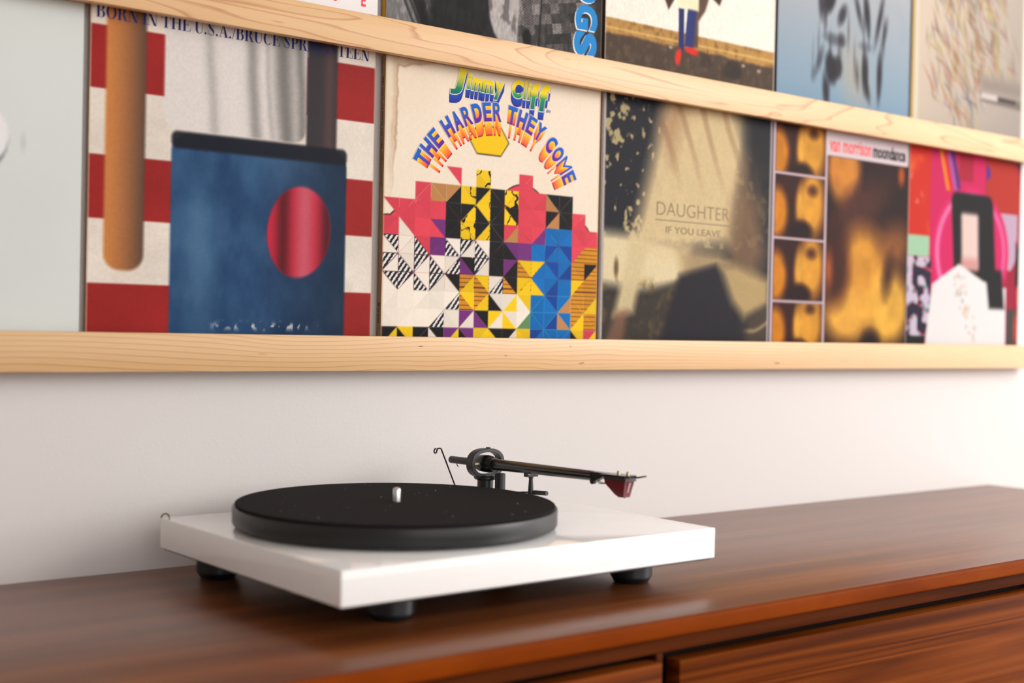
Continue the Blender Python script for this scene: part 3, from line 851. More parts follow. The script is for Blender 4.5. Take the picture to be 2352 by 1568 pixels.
# --- 4: amber panels -----------------------------------------------------------
def art_amber():
    a = Art(220, 220, 1.0, (60, 34, 28), 41)
    U, V = a.U, a.V
    def amber(mask, fu, fv, thr, off):
        n = a.n(fu, fv, 2)
        a.put(mask * np.clip((n - thr) * 7 + .5, 0, 1), (220, 148, 46))
        a.put(mask * np.clip((n - thr - .10) * 9 + .5, 0, 1), (246, 196, 94))
        a.put(mask * np.clip((thr - .12 - n) * 9, 0, 1), (44, 26, 24), .8)
    rows = [(-.1, .205), (.216, .486), (.497, .773), (.785, 1.1)]
    for i, (v0, v1) in enumerate(rows):
        m = a.B(.02, .362, v0, v1, soft=.002)
        vm = (v0 + v1) / 2 if i not in (0, 3) else (v0 + v1) / 2 + (.05 if i == 0 else -.05)
        a.put(m, (84, 44, 32))
        a.put(m * a.E(.03, vm - .03, .075, .11, soft=.02), (232, 160, 40))
        a.put(m * a.E(.275, vm + .02, .085, .15, soft=.03), (240, 182, 76))
        a.put(m * a.E(.190, vm, .030, .085, soft=.015), (244, 190, 86))
        a.put(m * a.E(.195, vm - .11, .080, .050, soft=.015), (62, 32, 28))
        a.put(m * a.E(.275, vm + .08, .034, .024, soft=.015), (88, 46, 30), .8)
    m = a.B(.378, 1.1, -.1, .884, soft=.002)
    a.put(m, (66, 38, 32))
    a.put(m * a.E(.50, .83, .12, .16, soft=.03), (224, 158, 74))
    a.put(m * a.E(.62, .66, .22, .10, soft=.05, rot=.5), (110, 66, 54), .9)
    a.put(m * a.E(.66, .33, .20, .24, soft=.06), (232, 174, 76))
    a.put(m * a.E(.54, .16, .17, .13, soft=.05), (244, 192, 92))
    a.put(m * a.E(.86, .20, .16, .18, soft=.05), (244, 196, 92))
    a.put(m * a.E(.90, .50, .12, .10, soft=.06), (190, 130, 70), .8)
    a.put(m * a.E(.85, .36, .035, .085, soft=.03, rot=-.2), (84, 48, 28), .9)
    a.put(m * a.E(.45, .38, .10, .17, soft=.04), (92, 46, 34), .9)
    a.put(m * a.E(.40, .36, .03, .08, soft=.02), (214, 128, 56), .8)
    a.put(m * a.E(.72, .02, .07, .07, soft=.03), (50, 30, 26), .9)
    a.put(m * a.E(.94, .84, .025, .05, soft=.012), (206, 110, 40), .9)
    a.c *= (.90 + .2 * a.n(14, 14))[..., None]
    for m in (a.B(-.1, .016, -.1, 1.1, soft=.002), a.B(.362, .378, -.1, 1.1, soft=.002), a.B(-.1, .37, .205, .216, soft=.002), a.B(-.1, .37, .486, .497, soft=.002), a.B(-.1, .37, .773, .785, soft=.002)):
        a.put(m, (226, 206, 214))
    a.put(a.B(.366, .992, .886, 1.2, rad=.008, soft=.002), (240, 226, 230))
    return a
e, w, h = sleeve(0.9858, Z1, SW, art_amber(), 'amber and brown record sleeve with four small stacked panels and a white title box', card='card_dark', thick=0.004, gain=0.619, density=1.3)
L = Letters()
P, F = glyph('van morrison', .025); L.add(fit(P, .388 * w, .700 * w, .906 * h, .972 * h), F, .00045)
L.build('artist_lettering', MT['salmon'], e)
L = Letters()
P, F = glyph('moondance', .04); L.add(fit(P, .712 * w, .970 * w, .906 * h, .972 * h), F, .00045)
L.build('title_lettering', MT['coal'], e)

# --- 5: magenta collage ---------------------------------------------------------
def art_magenta():
    a = Art(220, 220, 1.0, (226, 40, 120), 53)
    U, V = a.U, a.V
    ls = a.B(-.1, .180, -.1, 1.1, soft=.003)
    a.put(ls, (228, 66, 40)); a.put(ls * np.clip((a.n(6, 6) - .5) * 6, 0, 1), (250, 130, 60), .9)
    a.put(ls * np.clip((a.n(12, 8) - .6) * 8, 0, 1) * (V > .72), (250, 206, 206), .9)
    a.put(a.B(.0, .18, .46, .565, rad=.01, soft=.006), (190, 226, 196))
    lw = a.B(-.1, .20, .06, .46, soft=.003)
    n = a.n(22, 22, 2)
    a.put(lw, (206, 70, 110)); a.put(lw * (n > .55), (226, 214, 232)); a.put(lw * (n < .42), (60, 52, 84)); a.put(lw * (np.abs(n - .5) < .03), (90, 190, 190))
    a.put(a.B(-.1, .16, -.1, .07, soft=.004), (44, 40, 44))
    a.put(a.B(.42, .55, .86, 1.1, soft=.006), (196, 44, 80))
    for cu, c in ((.28, (250, 170, 40)), (.31, (236, 60, 60)), (.345, (190, 120, 200)), (.38, (90, 70, 150))):
        a.put(a.B(cu - .014, cu + .014, .80, 1.1, rad=.01, soft=.006, shear=-.35), c)
    rg = a.B(.67, 1.1, -.1, 1.1, soft=.01)
    k = (a.n(4, 6, 1)); k2 = a.n(5, 5, 1)
    a.put(rg, (186, 40, 80))
    a.put(rg * (V > .72) * (U < .90), (98, 72, 170)); a.put(rg * (V > .72) * (k > .55), (176, 210, 240)); a.put(rg * (V > .72) * (k < .35), (206, 70, 50))
    a.put(rg * (V < .72) * (k2 > .58), (236, 110, 80)); a.put(rg * (V < .72) * (k2 < .34), (214, 190, 210)); a.put(a.B(.96, 1.1, -.1, 1.1, soft=.006) * (k > .45), (66, 44, 52))
    # pink ring and dark oval
    a.put(a.E(.545, .50, .345, .335, soft=.006), (236, 46, 128))
    a.put(a.E(.545, .50, .315, .305, soft=.012), (248, 150, 196))
    a.put(a.E(.550, .50, .285, .280, soft=.012), (232, 44, 128))
    a.put(a.B(.385, .760, .24, .800, rad=.05, soft=.010, shear=-.10), (40, 34, 36))
    a.put(a.B(.455, .610, .41, .700, rad=.02, soft=.015, shear=-.05), (244, 222, 216))
    a.put(a.B(.455, .610, .41, .470, rad=.02, soft=.02), (222, 150, 150), .6)
    a.put(a.P([(.14, -.1), (.21, .33), (.44, .44), (.66, .36), (.875, .33), (.885, -.1)], soft=.008), (250, 248, 248))
    a.put(a.P([(.72, .22), (.68, .42), (.83, .42), (.86, .22)], soft=.012), (44, 38, 40))
    a.put(a.B(.885, .99, -.1, .22, soft=.008), (104, 92, 90))
    a.put(a.E(.985, .12, .03, .09, soft=.012), (222, 96, 76), .9)
    rs = np.random.RandomState(5)
    for i in range(34):
        t = rs.rand(); a.put(a.E(.42 + .16 * t + .03 * rs.randn(), .38 - .33 * t, .006, .010, soft=.004), [(226, 150, 120), (170, 180, 180), (220, 190, 150)][i % 3], .6)
    a.put(1 - a.B(.004, .992, -.1, 1.1, soft=.002), (220, 214, 212))
    return a
e, w, h = sleeve(1.3013, Z1, SW, art_magenta(), 'hot magenta collage record sleeve with a pink ring, last on the lower ledge', card='card_white', thick=0.004, gain=0.602, density=1.3)

# --- pale grey sleeve at the left edge -------------------------------------------
def art_grey():
    a = Art(140, 140, 1.0, (220, 226, 223), 61)
    a.c *= (.985 + .03 * a.n(4, 4))[..., None]
    a.put(a.E(.748, .555, .036, .060, soft=.006, rot=-.3), (70, 88, 88), .9)
    a.put(a.E(.735, .585, .054, .074, soft=.005), (240, 238, 240))
    a.put(a.E(.830, .572, .006, .02, soft=.006), (180, 182, 178), .5)
    return a
e, w, h = sleeve(-0.3070, Z1, 0.319, art_grey(), 'pale grey record sleeve with a white round mark, leftmost on the lower ledge', card='card_white', thick=0.004, gain=0.817, density=1)

# --- upper row --------------------------------------------------------------------
def art_white():
    a = Art(120, 60, .4, (244, 240, 240), 67)
    return a
e, w, h = sleeve(0.0190, Z2, 0.3155, art_white(), 'plain white record sleeve with spaced red capitals, first on the upper ledge', card='card_white', thick=0.004, gain=0.817, density=1)
for ch, u0, u1 in (('U', .822, .842), ('E', .934, .952)):
    L = Letters()
    P, F = glyph(ch, .03); L.add(fit(P, u0 * w, u1 * w, .072 * h, .116 * h), F, .00045)
    L.build('title_letter', MT['red'], e)

def art_mono():
    a = Art(300, 130, .42, (60, 58, 58), 71)
    U, V = a.U, a.V
    n = a.n(60, 30, 3)
    a.c = np.repeat((56 + 30 * (n - .5))[..., None], 3, -1)
    lf = a.P([(-.1, -.1), (-.1, .5), (.26, .5), (.17, .12), (.10, -.1)], soft=.03)
    a.put(lf, (150, 148, 148)); a.put(lf * np.clip((a.n(90, 40, 2) - .5) * 3, 0, 1), (196, 194, 194), .7)
    for cu, cv, r, wd in ((.02, .14, .5, .004), (.045, .14, .5, .004), (.085, .12, .45, .016), (.125, .16, .2, .014)):
        a.put(a.B(cu - wd, cu + wd, cv - .2, cv + .4, rad=.01, soft=.006, shear=-r), (44, 42, 42), .85)
    a.put(a.E(.115, .165, .014, .024, soft=.004, rot=.4), (214, 212, 210))
    wh = a.P([(.42, .5), (.45, .12), (.47, .07), (.56, -.05), (.595, -.05), (.615, .5)], soft=.006)
    a.put(wh, (206, 200, 198)); a.put(wh * np.clip((a.n(26, 14, 3) - .60) * 8, 0, 1), (130, 124, 124), .8)
    kn = a.B(.590, 1.1, -.1, .6, soft=.006, shear=.05)
    cx = np.floor(U * 22 + V * 4); cy = np.floor(V * 26 - U * 5)
    rs = np.random.RandomState(3).rand(97)
    tone = rs[((cx * 13 + cy * 29).astype(int)) % 97]
    hat = (np.sin((U * .4 + V) * 620) > 0) * 1.0
    kc = 64 + 120 * tone - 34 * hat * (tone > .4) + 40 * (a.n(80, 40, 2) - .5)
    a.c = a.c * (1 - kn[..., None]) + np.stack([kc, kc * .96, kc * .95], -1) * kn[..., None]
    a.put(a.B(.690, .698, -.1, .6, soft=.004, shear=.05), (34, 32, 32), .8)
    a.put(a.E(.625, .075, .020, .032, soft=.005), (36, 34, 34))
    a.put(a.B(.96, 1.1, -.1, .6, soft=.01), (62, 52, 52), .8)
    a.put(1 - a.B(.004, .996, -.1, 1.2, soft=.002), (150, 130, 110), .8)
    a.grain(.14)
    return a
e, w, h = sleeve(0.3440, Z2, 0.3165, art_mono(), 'black and white record sleeve with blue capitals running down its edge', card='card_dark', thick=0.0060, front=-0.0095, spine='card_yellow', gain=0.688, density=1.3)
def turned(txt, us, lift, off, du, dv, grow=0.0):
    """capitals rotated a quarter turn clockwise, stacked downwards; v spans given per letter"""
    L = Letters()
    for ch, (u0, u1, v0, v1) in zip(txt, us):
        P, F = glyph(ch, off)
        P = fit(P, 0, 1, 0, 1)
        q = np.stack([(u0 - grow + P[:, 1] * (u1 - u0 + 2 * grow) + du) * w, (v1 + grow - P[:, 0] * (v1 - v0 + 2 * grow) + dv) * h], 1)
        L.add(q, F, lift)
    return L
us = [(.866, .976, .360, .462), (.866, .976, .252, .352), (.862, .976, .146, .245), (.856, .974, .046, .139)]
turned('DOGS', us, .00044, .06, .008, -.006).build('lettering_shadow', MT['black_ink'], e)
turned('DOGS', us, .00050, .06, -.004, -.004).build('lettering_edge', MT['white_ink'], e)
turned('DOGS', us, .00056, .06, 0, 0).build('title_lettering', MT['cyan'], e)

def art_street():
    a = Art(240, 130, .46, (252, 248, 236), 83)
    U, V = a.U, a.V
    wl = a.B(-.1, 1.1, .178, .217, soft=.003)
    n = a.n(34, 30, 3)
    a.put(a.B(-.1, 1.1, -.2, .219, soft=.003), (196, 152, 86)); a.put(a.B(-.1, 1.1, -.2, .219, soft=.003) * np.clip((n - .5) * 5, 0, 1), (150, 112, 58), .8)
    a.put(a.B(-.1, 1.1, .176, .184, soft=.004), (232, 196, 120), .9)
    gd = sm(V - .156 - .012 * (a.n(16, 4) - .5) * 2, .006)
    a.put(gd, (88, 70, 56)); a.put(gd * np.clip((a.n(50, 40, 2) - .5) * 4, 0, 1), (112, 92, 74), .7)
    a.put(gd * np.clip((a.n(10, 14, 2) - .55) * 7, 0, 1) * np.clip((U - .4) * 3, 0, 1), (50, 42, 36), .7)
    # long shadow, narrow blue pair, red pair below
    a.put(a.P([(.47, .40), (.60, .44), (.56, .33), (.52, .28), (.52, .17), (.49, .17)], soft=.006), (92, 66, 54), .9)
    a.put(a.B(.405, .437, .150, .318, soft=.003, shear=-.02), (44, 52, 112)); a.put(a.B(.448, .500, .165, .325, soft=.003, shear=.10), (50, 60, 126))
    a.put(a.B(.395, .52, .322, .5, soft=.006), (252, 242, 206))
    a.put(a.P([(.30, .38), (.37, .46), (.385, .36), (.345, .30)], soft=.004), (84, 58, 46))
    a.put(a.P([(.58, .46), (.68, .44), (.645, .365), (.60, .39)], soft=.004), (84, 58, 46))
    a.put(a.E(.406, .118, .016, .036, soft=.004, rot=-.22), (232, 56, 30)); a.put(a.E(.484, .152, .040, .014, soft=.004, rot=-.12), (232, 50, 28))
    for cu, cv in ((.362, .150), (.80, .135), (.90, .125)): a.put(a.E(cu, cv, .010, .006, soft=.004), (226, 206, 192), .8)
    a.put(1 - a.B(.004, .994, -.1, 1.2, soft=.002), (226, 206, 190), .8)
    a.grain(.08)
    return a
e, w, h = sleeve(0.6669, Z2, 0.3170, art_street(), 'record sleeve with a white wall above brown ground and two red spots', card='card_dark', thick=0.005, gain=0.731, density=1.1)

def art_blue():
    a = Art(220, 150, .62, (176, 196, 212), 97)
    U, V = a.U, a.V
    t = np.clip(V / .6, 0, 1)[..., None]
    a.c = np.array((150, 184, 210)) * (1 - t) + np.array((206, 208, 212)) * t
    a.put(np.clip((a.n(4, 4) - .5) * 2.5, 0, 1), (164, 190, 214), .7)
    a.put(a.E(.56, .20, .09, .14, soft=.08, rot=.4), (210, 196, 176), .7)
    dk = (52, 48, 56)
    rs = np.random.RandomState(8)
    for cu, cv, ru, rv, al in ((.31, .50, .035, .075, .8), (.37, .52, .05, .07, .95), (.46, .46, .035, .05, .8), (.58, .50, .022, .07, .8), (.645, .50, .028, .09, .95), (.745, .48, .020, .10, .95), (.79, .43, .018, .05, .7),
                               (.40, .34, .09, .025, .45), (.46, .345, .035, .03, .6), (.64, .34, .06, .02, .35),
                               (.385, .205, .055, .070, .95), (.43, .215, .05, .05, .85), (.30, .235, .025, .055, .6), (.35, .10, .030, .075, .9), (.64, .215, .032, .085, .95), (.66, .14, .022, .05, .85), (.755, .225, .024, .075, .95), (.75, .15, .014, .05, .85), (.58, .20, .018, .05, .6), (.26, .165, .022, .03, .35)):
        a.put(a.E(cu, cv, ru * .72, rv, soft=.012, rot=.2 * rs.randn()), dk, al)
        a.put(a.E(cu + .02 * rs.randn(), cv + (.07 if cv < .3 else -.07), .006, .055, soft=.008), dk, al * .7)
    a.put(1 - a.B(.004, .992, -.1, 1.2, soft=.002), (60, 66, 78), .8)
    return a
e, w, h = sleeve(0.9884, Z2, 0.3090, art_blue(), 'pale blue record sleeve with dark smudged shapes mirrored in water', card='card_dark', thick=0.005, gain=0.568, density=1.1)

def art_scribble():
    a = Art(230, 170, .75, (226, 214, 202), 101)
    U, V = a.U, a.V
    t = np.clip(U * .8 + (.35 - V) * .5, 0, 1)[..., None]
    a.c = np.array((246, 230, 212)) * (1 - t) + np.array((196, 188, 182)) * t
    rs = np.random.RandomState(12)
    pal = [(150, 150, 110), (206, 120, 96), (226, 206, 90), (120, 122, 116), (206, 150, 120), (150, 150, 180), (196, 160, 90), (238, 228, 214), (238, 228, 214), (176, 110, 104)]
    for i in range(420):
        an = rs.rand() * 2 * math.pi; r = math.sqrt(rs.rand())
        cu = .50 + .34 * r * math.cos(an) + .22 * (rs.rand() - .5); cv = .46 + .40 * r * math.sin(an)
        cu = np.clip(cu, .12, .93)
        if cv < .34 and cu > .62: continue
        ln = .025 + .03 * rs.rand()
        a.put(a.E(cu, cv, ln, .0045, soft=.004, rot=-1.0 + .35 * rs.randn()), pal[rs.randint(len(pal))], .62)
    a.put(a.B(.60, 1.1, .255, .335, soft=.03), (176, 164, 156), .7)
    a.put(a.B(.60, .99, .200, .245, soft=.008, rot=-.02), (150, 138, 132), .8)
    a.put(a.B(.605, .755, .218, .250, soft=.006), (238, 230, 226)); a.put(a.B(.765, .930, .222, .240, soft=.006), (96, 82, 80), .9)
    a.put(a.B(-.1, .022, -.1, 1.1, soft=.004), (236, 206, 140)); a.put(a.B(.022, .055, -.1, 1.1, soft=.004), (252, 244, 226))
    a.put(a.B(.982, 1.1, -.1, 1.1, soft=.004), (246, 236, 220))
    return a
e, w, h = sleeve(1.3015, Z2, 0.3130, art_scribble(), 'pale grey record sleeve covered in fine coloured scribbles, last on the upper ledge', card='card_white', thick=0.004, gain=0.533, density=1.3)

# ------------------------------------------------------------------ turntable
TT = empty('turntable', (0.0810, -0.3757, -0.0022), 'white gloss turntable with black platter and raised black tonearm on the credenza', 'turntable', rz=0.0113)
PW, PD, ZB, ZT = 0.4141, 0.3244, 0.0317, 0.0603
box('plinth', 0, PW, 0, PD, ZB, ZT, MT['gloss_white'], TT, 0.0012, 3)
box('base_panel', 0.003, PW - 0.003, 0.003, PD - 0.003, ZB - 0.0016, ZB - 0.0001, MT['black_dark'], TT)
_fp = [(0, 0.0006), (0.0150, 0.0006), (0.0170, 0.0016), (0.0190, 0.0052), (0.0198, 0.0066), (0.0198, 0.0072), (0.0205, 0.0078), (0.0205, 0.0240), (0.0192, 0.0262), (0.0150, 0.0270), (0.0150, ZB - 0.0017), (0, ZB - 0.0017)]
foot_prof = [(r, 0.0024 + (z - 0.0006) * (ZB - 0.0017 - 0.0024) / (ZB - 0.0017 - 0.0006)) for r, z in _fp]
fme = None
for fx, fy in ((0.088, 0.062), (0.372, 0.070), (0.050, 0.303), (0.366, 0.270)):
    if fme is None:
        o = lathe('foot', foot_prof, MT['rubber'], TT, (fx, fy, 0), 40); fme = o.data
    else:
        o = link_mesh('foot', fme, None, TT, (fx, fy, 0))
PC = (0.1632, 0.1689)
# hub, platter, spindle
lathe('hub', [(0, ZT + 0.0001), (0.060, ZT + 0.0001), (0.060, 0.0624), (0, 0.0624)], MT['black_dark'], TT, (PC[0], PC[1], 0), 48)
pp = lathe('platter', [(0, 0.0626), (0.1462, 0.0626), (0.1480, 0.0630), (0.1494, 0.0642), (0.1500, 0.0658), (0.1500, 0.0788), (0.1496, 0.0796), (0.1488, 0.0800), (0, 0.0800)], MT['platter'], TT, (PC[0], PC[1], 0), 128)
sp = lathe('spindle', [(0, 0.0801), (0.0036, 0.0801), (0.0037, 0.0930), (0.0034, 0.0943), (0.0026, 0.0952), (0.0014, 0.0957), (0, 0.0958)], MT['steel'], TT, (PC[0], PC[1], 0), 28)

# tonearm geometry in plinth coordinates
P0 = Vector((0.345, 0.269, 0.1000)); HD = Vector((0.352, 0.058, 0.1036))
AU = (HD - P0).normalized()                       # along the arm, towards the head
AS = AU.cross(Vector((0, 0, 1))).normalized()     # sideways
AV = AS.cross(AU).normalized()                    # up
def ap(s, a=0.0, b=0.0): return P0 + AU * s + AS * a + AV * b

# base column, disc, arm-height post
lathe('arm_base', [(0, ZT + 0.0001), (0.026, ZT + 0.0001), (0.026, ZT + 0.0040), (0.0245, ZT + 0.0052), (0, ZT + 0.0052)], MT['black_metal'], TT, (P0.x, P0.y, 0), 48)
lathe('arm_column', [(0, ZT + 0.0053), (0.0086, ZT + 0.0053), (0.0086, 0.0824), (0.0082, 0.0829), (0, 0.0829)], MT['black_metal'], TT, (P0.x, P0.y, 0), 40)
lathe('bearing_disc', [(0, 0.0830), (0.0110, 0.0830), (0.0124, 0.0842), (0.0124, 0.0862), (0.0112, 0.0868), (0.0112, 0.0880), (0, 0.0880)], MT['black_metal'], TT, (P0.x, P0.y, 0), 48)
lathe('lift_post', [(0, ZT + 0.0053), (0.0056, ZT + 0.0053), (0.0056, 0.0906), (0.0052, 0.0909), (0, 0.0909)], MT['black_metal'], TT, (P0.x + 0.0045, P0.y - 0.0200, 0), 32)

arm = from_bm('tonearm', tube_bm([ap(0.0085), ap(0.03), ap(0.06), ap(0.10), ap(0.14), ap(0.166)], [0.0061, 0.0060, 0.0058, 0.0055, 0.0052, 0.0050], 28), MT['carbon'], TT, angle=0.7)
tag(arm, 'dark glossy carbon tube tonearm')
def stub():
    return lathe_bm([(0, 0), (0.0037, 0), (0.0040, 0.0004), (0.0040, 0.0460), (0, 0.0460)], 28, None, axis_mat(ap(-0.0600), AU))
from_bm('counterweight_stub', stub(), MT['black_metal'], arm, angle=0.5)
from_bm('antiskate_pin', tube_bm([ap(-0.050, 0, -0.0038), ap(-0.0485, 0, -0.0062), ap(-0.0470, 0, -0.0070)], 0.0005, 8), MT['black_dark'], arm)
def housing():
    return lathe_bm([(0, -0.0135), (0.0060, -0.0135), (0.0078, -0.0115), (0.0088, -0.0080), (0.0092, -0.0020), (0.0092, 0.0040), (0.0086, 0.0095), (0.0070, 0.0125), (0.0070, 0.0138), (0, 0.0138)], 36, None, axis_mat(ap(0.0), AU))
from_bm('bearing_housing', housing(), MT['black_dark'], arm, angle=0.5)
from_bm('housing_collar', lathe_bm([(0.0060, 0.0), (0.0073, 0.0), (0.0073, 0.0022), (0.0060, 0.0022)], 36, None, axis_mat(ap(0.0130), AU)), MT['black_metal'], arm, angle=0.5)
# gimbal ring: flattened oval band around the housing
def gimbal():
    b = bmesh.new(); n = 56
    rings = []
    def prof(t, a, c):
        x, y = math.cos(t), math.sin(t)
        e_ = 2.35
        k = (abs(x) ** e_ + abs(y) ** e_) ** (-1 / e_)
        return a * k * x, c * k * y
    cfg = [(0.0230, 0.0158, -0.0048), (0.0230, 0.0158, 0.0042), (0.0225, 0.0153, 0.0048), (0.0188, 0.0122, 0.0048), (0.0184, 0.0118, 0.0044), (0.0184, 0.0118, -0.0048)]
    for a, c, s in cfg:
        rings.append([b.verts.new(ap(s, *prof(2 * math.pi * i / n, a, c)) + Vector((0, 0, 0.0005))) for i in range(n)])
    for k in range(len(rings)):
        A, B = rings[k], rings[(k + 1) % len(rings)]
        for i in range(n):
            b.faces.new((A[i], A[(i + 1) % n], B[(i + 1) % n], B[i]))
    return b
from_bm('gimbal_ring', gimbal(), MT['black_metal'], arm, angle=0.6)
for sgn in (-1, 1):
    from_bm('bearing_pin', lathe_bm([(0, 0.0075), (0.0020, 0.0075), (0.0020, 0.0116), (0.0016, 0.0136), (0.0011, 0.0144), (0.0006, 0.0168), (0, 0.0184)], 16, None, axis_mat(ap(0.0), AS * sgn)), MT['brass'], arm, angle=0.5)
from_bm('ring_screw', lathe_bm([(0, 0), (0.0028, 0), (0.0028, 0.0014), (0, 0.0014)], 16, None, axis_mat(ap(-0.0006, -0.0228), -AS)), MT['black_dark'], arm, angle=0.5)
from_bm('ring_screw', lathe_bm([(0, 0), (0.0026, 0), (0.0026, 0.0012), (0, 0.0012)], 16, None, axis_mat(ap(-0.0006, -0.004, 0.0160), AV)), MT['black_dark'], arm, angle=0.5)
# head: tube cut away obliquely to a thin plate with finger lift
def headshell():
    b = bmesh.new()
    # wedge joining tube end to plate
    prism_bm([(0.1655, -0.0046), (0.170, -0.0046), (0.1865, 0.0020), (0.1865, 0.0044), (0.1655, 0.0046)], P0, AU, AV, AS, -0.0042, 0.0042, b)
    # plate
    pl = [(0.1800, -0.0050), (0.1880, -0.0085), (0.2150, -0.0080), (0.2190, -0.0050), (0.2190, 0.0050), (0.2150, 0.0080), (0.1880, 0.0085), (0.1800, 0.0050)]
    prism_bm(pl, P0, AU, AS, AV, 0.0026, 0.0042, b)
    return b
hs = from_bm('headshell', headshell(), MT['carbon'], arm)
from_bm('finger_lift', tube_bm([ap(0.2160, -0.002, 0.0032), ap(0.2230, -0.003, 0.0026), ap(0.2290, -0.004, 0.0040), ap(0.2325, -0.0045, 0.0046)], [0.0009, 0.0009, 0.0008, 0.0007], 10), MT['black_dark'], arm, smooth=True)
for s in (0.1965, 0.2090):
    from_bm('mounting_screw', lathe_bm([(0, 0), (0.0016, 0), (0.0016, 0.0022), (0.0011, 0.0029), (0, 0.0030)], 16, None, axis_mat(ap(s, -0.0035, 0.0042), AV)), MT['brass'], arm, angle=0.5)
# cartridge: dark mount block and tapering red body
def cart():
    b = bmesh.new()
    A = [(0.1880, 0.0024), (0.1880, -0.0045), (0.1990, -0.0145), (0.2045, -0.0170), (0.2110, -0.0170), (0.2160, 0.0024)]
    vs = []
    for p in A:
        wd = 0.0070 if p[1] > -0.01 else 0.0045
        vs.append((b.verts.new(ap(p[0], -wd, p[1])), b.verts.new(ap(p[0], wd, p[1]))))
    b.faces.new([v[0] for v in vs]); b.faces.new([v[1] for v in vs][::-1])
    for i in range(len(vs)):
        j = (i + 1) % len(vs)
        b.faces.new((vs[i][0], vs[j][0], vs[j][1], vs[i][1]))
    return b
ct = from_bm('cartridge', cart(), MT['cart_red'], arm)
tag(ct, 'dark red tapering cartridge')
from_bm('cartridge_mount', prism_bm([(0.1875, 0.0024), (0.1875, -0.0015), (0.2165, -0.0015), (0.2163, 0.0024)], P0, AU, AV, AS, -0.0074, 0.0074), MT['cart_dark'], arm)
def mark():
    b = bmesh.new()
    # small pale blocks on the front face of the cartridge
    f0 = ap(0.2163, 0, 0.0000); f1 = ap(0.2113, 0, -0.0155)
    d = (f1 - f0)
    nrm = AS.cross(d).normalized()
    if nrm.dot(AU) < 0: nrm = -nrm
    for t0, t1 in ((.18, .28), (.31, .41), (.44, .52), (.56, .66), (.70, .78)):
        q = [f0 + d * t0 + AS * -0.0012, f0 + d * t0 + AS * 0.0012, f0 + d * t1 + AS * 0.0012, f0 + d * t1 + AS * -0.0012]
        b.faces.new([b.verts.new(v + nrm * 0.0002) for v in q])
    return b
from_bm('cartridge_lettering', mark(), MT['cart_mark'], arm)
for k in range(4):
    from_bm('lead_wire', tube_bm([ap(0.1690, -0.0020 + 0.0013 * k, -0.0030), ap(0.1760, -0.0022 + 0.0015 * k, -0.0060 - 0.0006 * (k % 2)), ap(0.1830, -0.0022 + 0.0015 * k, -0.0062), ap(0.1885, -0.0024 + 0.0016 * k, -0.0035)], 0.0003, 6), MT['wire'], arm)
from_bm('tube_clip', lathe_bm([(0, 0), (0.0030, 0), (0.0030, 0.0036), (0, 0.0036)], 16, None, axis_mat(ap(0.1665, -0.0006, -0.0050), AS)), MT['black_dark'], arm)
# stylus
from_bm('stylus', tube_bm([ap(0.2060, 0, -0.0168), ap(0.2095, 0, -0.0182)], 0.0005, 8), MT['steel'], arm)
# arm rest: tapering post with a clip under the tube
RP = (0.3505, 0.1990)
lathe('arm_rest', [(0, ZT + 0.0001), (0.0036, ZT + 0.0001), (0.0034, 0.0700), (0.0021, 0.0905), (0.0026, 0.0912), (0.0026, 0.0924), (0, 0.0924)], MT['black_metal'], TT, (RP[0], RP[1], 0), 24)
def clip():
    b = box_bm(RP[0] - 0.0066, RP[0] + 0.0066, RP[1] - 0.0032, RP[1] + 0.0032, 0.0925, 0.0946)
    box_bm(RP[0] - 0.0074, RP[0] - 0.0060, RP[1] - 0.0028, RP[1] + 0.0028, 0.0925, 0.1000, bm=b)
    box_bm(RP[0] + 0.0060, RP[0] + 0.0074, RP[1] - 0.0028, RP[1] + 0.0028, 0.0925, 0.0975, bm=b)
    return b
from_bm('rest_clip', clip(), MT['black_dark'], TT)
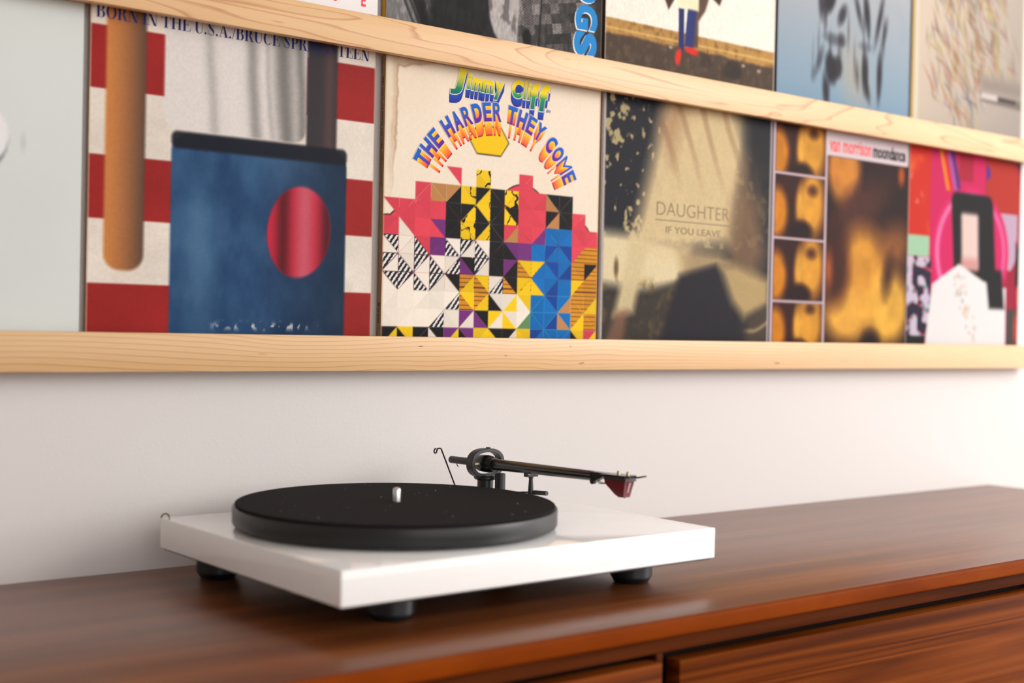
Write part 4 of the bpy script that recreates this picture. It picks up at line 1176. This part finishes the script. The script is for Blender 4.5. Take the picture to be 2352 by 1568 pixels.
# cueing lever
from_bm('cue_lever_arm', tube_bm([(0.3520, 0.2420, 0.0705), (0.3530, 0.2150, 0.0745), (0.3530, 0.1960, 0.0762)], 0.0008, 10), MT['black_dark'], TT, smooth=True)
from_bm('cue_lever', lathe_bm([(0, 0), (0.0022, 0), (0.0024, 0.0003), (0.0024, 0.0192), (0.0021, 0.0196), (0, 0.0196)], 20, None, axis_mat((0.3530, 0.1960, 0.0762), (0.02, -1, 0.06))), MT['black_metal'], TT, angle=0.5)
# anti-skating weight wire
WY = 0.3165
wp = [(0.3448, 0.0612), (0.3383, 0.0748), (0.3204, 0.1122), (0.3195, 0.1131), (0.3185, 0.1133), (0.3157, 0.1133), (0.3150, 0.1130), (0.3146, 0.1118), (0.3140, 0.1092), (0.3128, 0.1083), (0.3113, 0.1088), (0.3106, 0.1105), (0.3112, 0.1123), (0.3130, 0.1136)]
from_bm('antiskate_wire', tube_bm([(x, WY, z) for x, z in wp], 0.00085, 10), MT['wire'], TT, smooth=True)
# cable loop behind the back left corner
cb = from_bm('ground_cable', tube_bm([(0.0022, PD + 0.0022, 0.034)] + [(0.0022 + 0.0040 * (1 - math.cos(t)), PD + 0.0022, ZT - 0.001 + 0.0040 * math.sin(t)) for t in np.linspace(0, math.pi, 12)] + [(0.0102, PD + 0.0022, 0.034)], 0.0008, 8), MT['cable'], TT, smooth=True)

# felt mat lying on the platter
mat_o = lathe('slipmat', [(0.0040, 0.0), (0.1472, 0.0), (0.1476, 0.0004), (0.1476, 0.0021), (0.1470, 0.0025), (0.0040, 0.0025), (0.0040, 0.0)], MT['felt'], None, (0, 0, 0), 128)
c_, s_ = math.cos(0.0113), math.sin(0.0113)
mat_o.location = (0.0810 + c_ * PC[0] - s_ * PC[1], -0.3757 + s_ * PC[0] + c_ * PC[1], 0.0779)
tag(mat_o, 'round black felt slipmat lying on the platter', 'slipmat')
rs = random.Random(4)
bm = bmesh.new()
for i in range(26):
    r = 0.135 * math.sqrt(rs.random()); t = rs.random() * 6.283
    m = Matrix.Translation((r * math.cos(t), r * math.sin(t), 0.0026))
    bmesh.ops.create_cube(bm, size=0.0006 * (0.4 + rs.random()), matrix=m)
ln = from_bm('lint', bm, MT['lint'], mat_o); ln['kind'] = 'stuff'
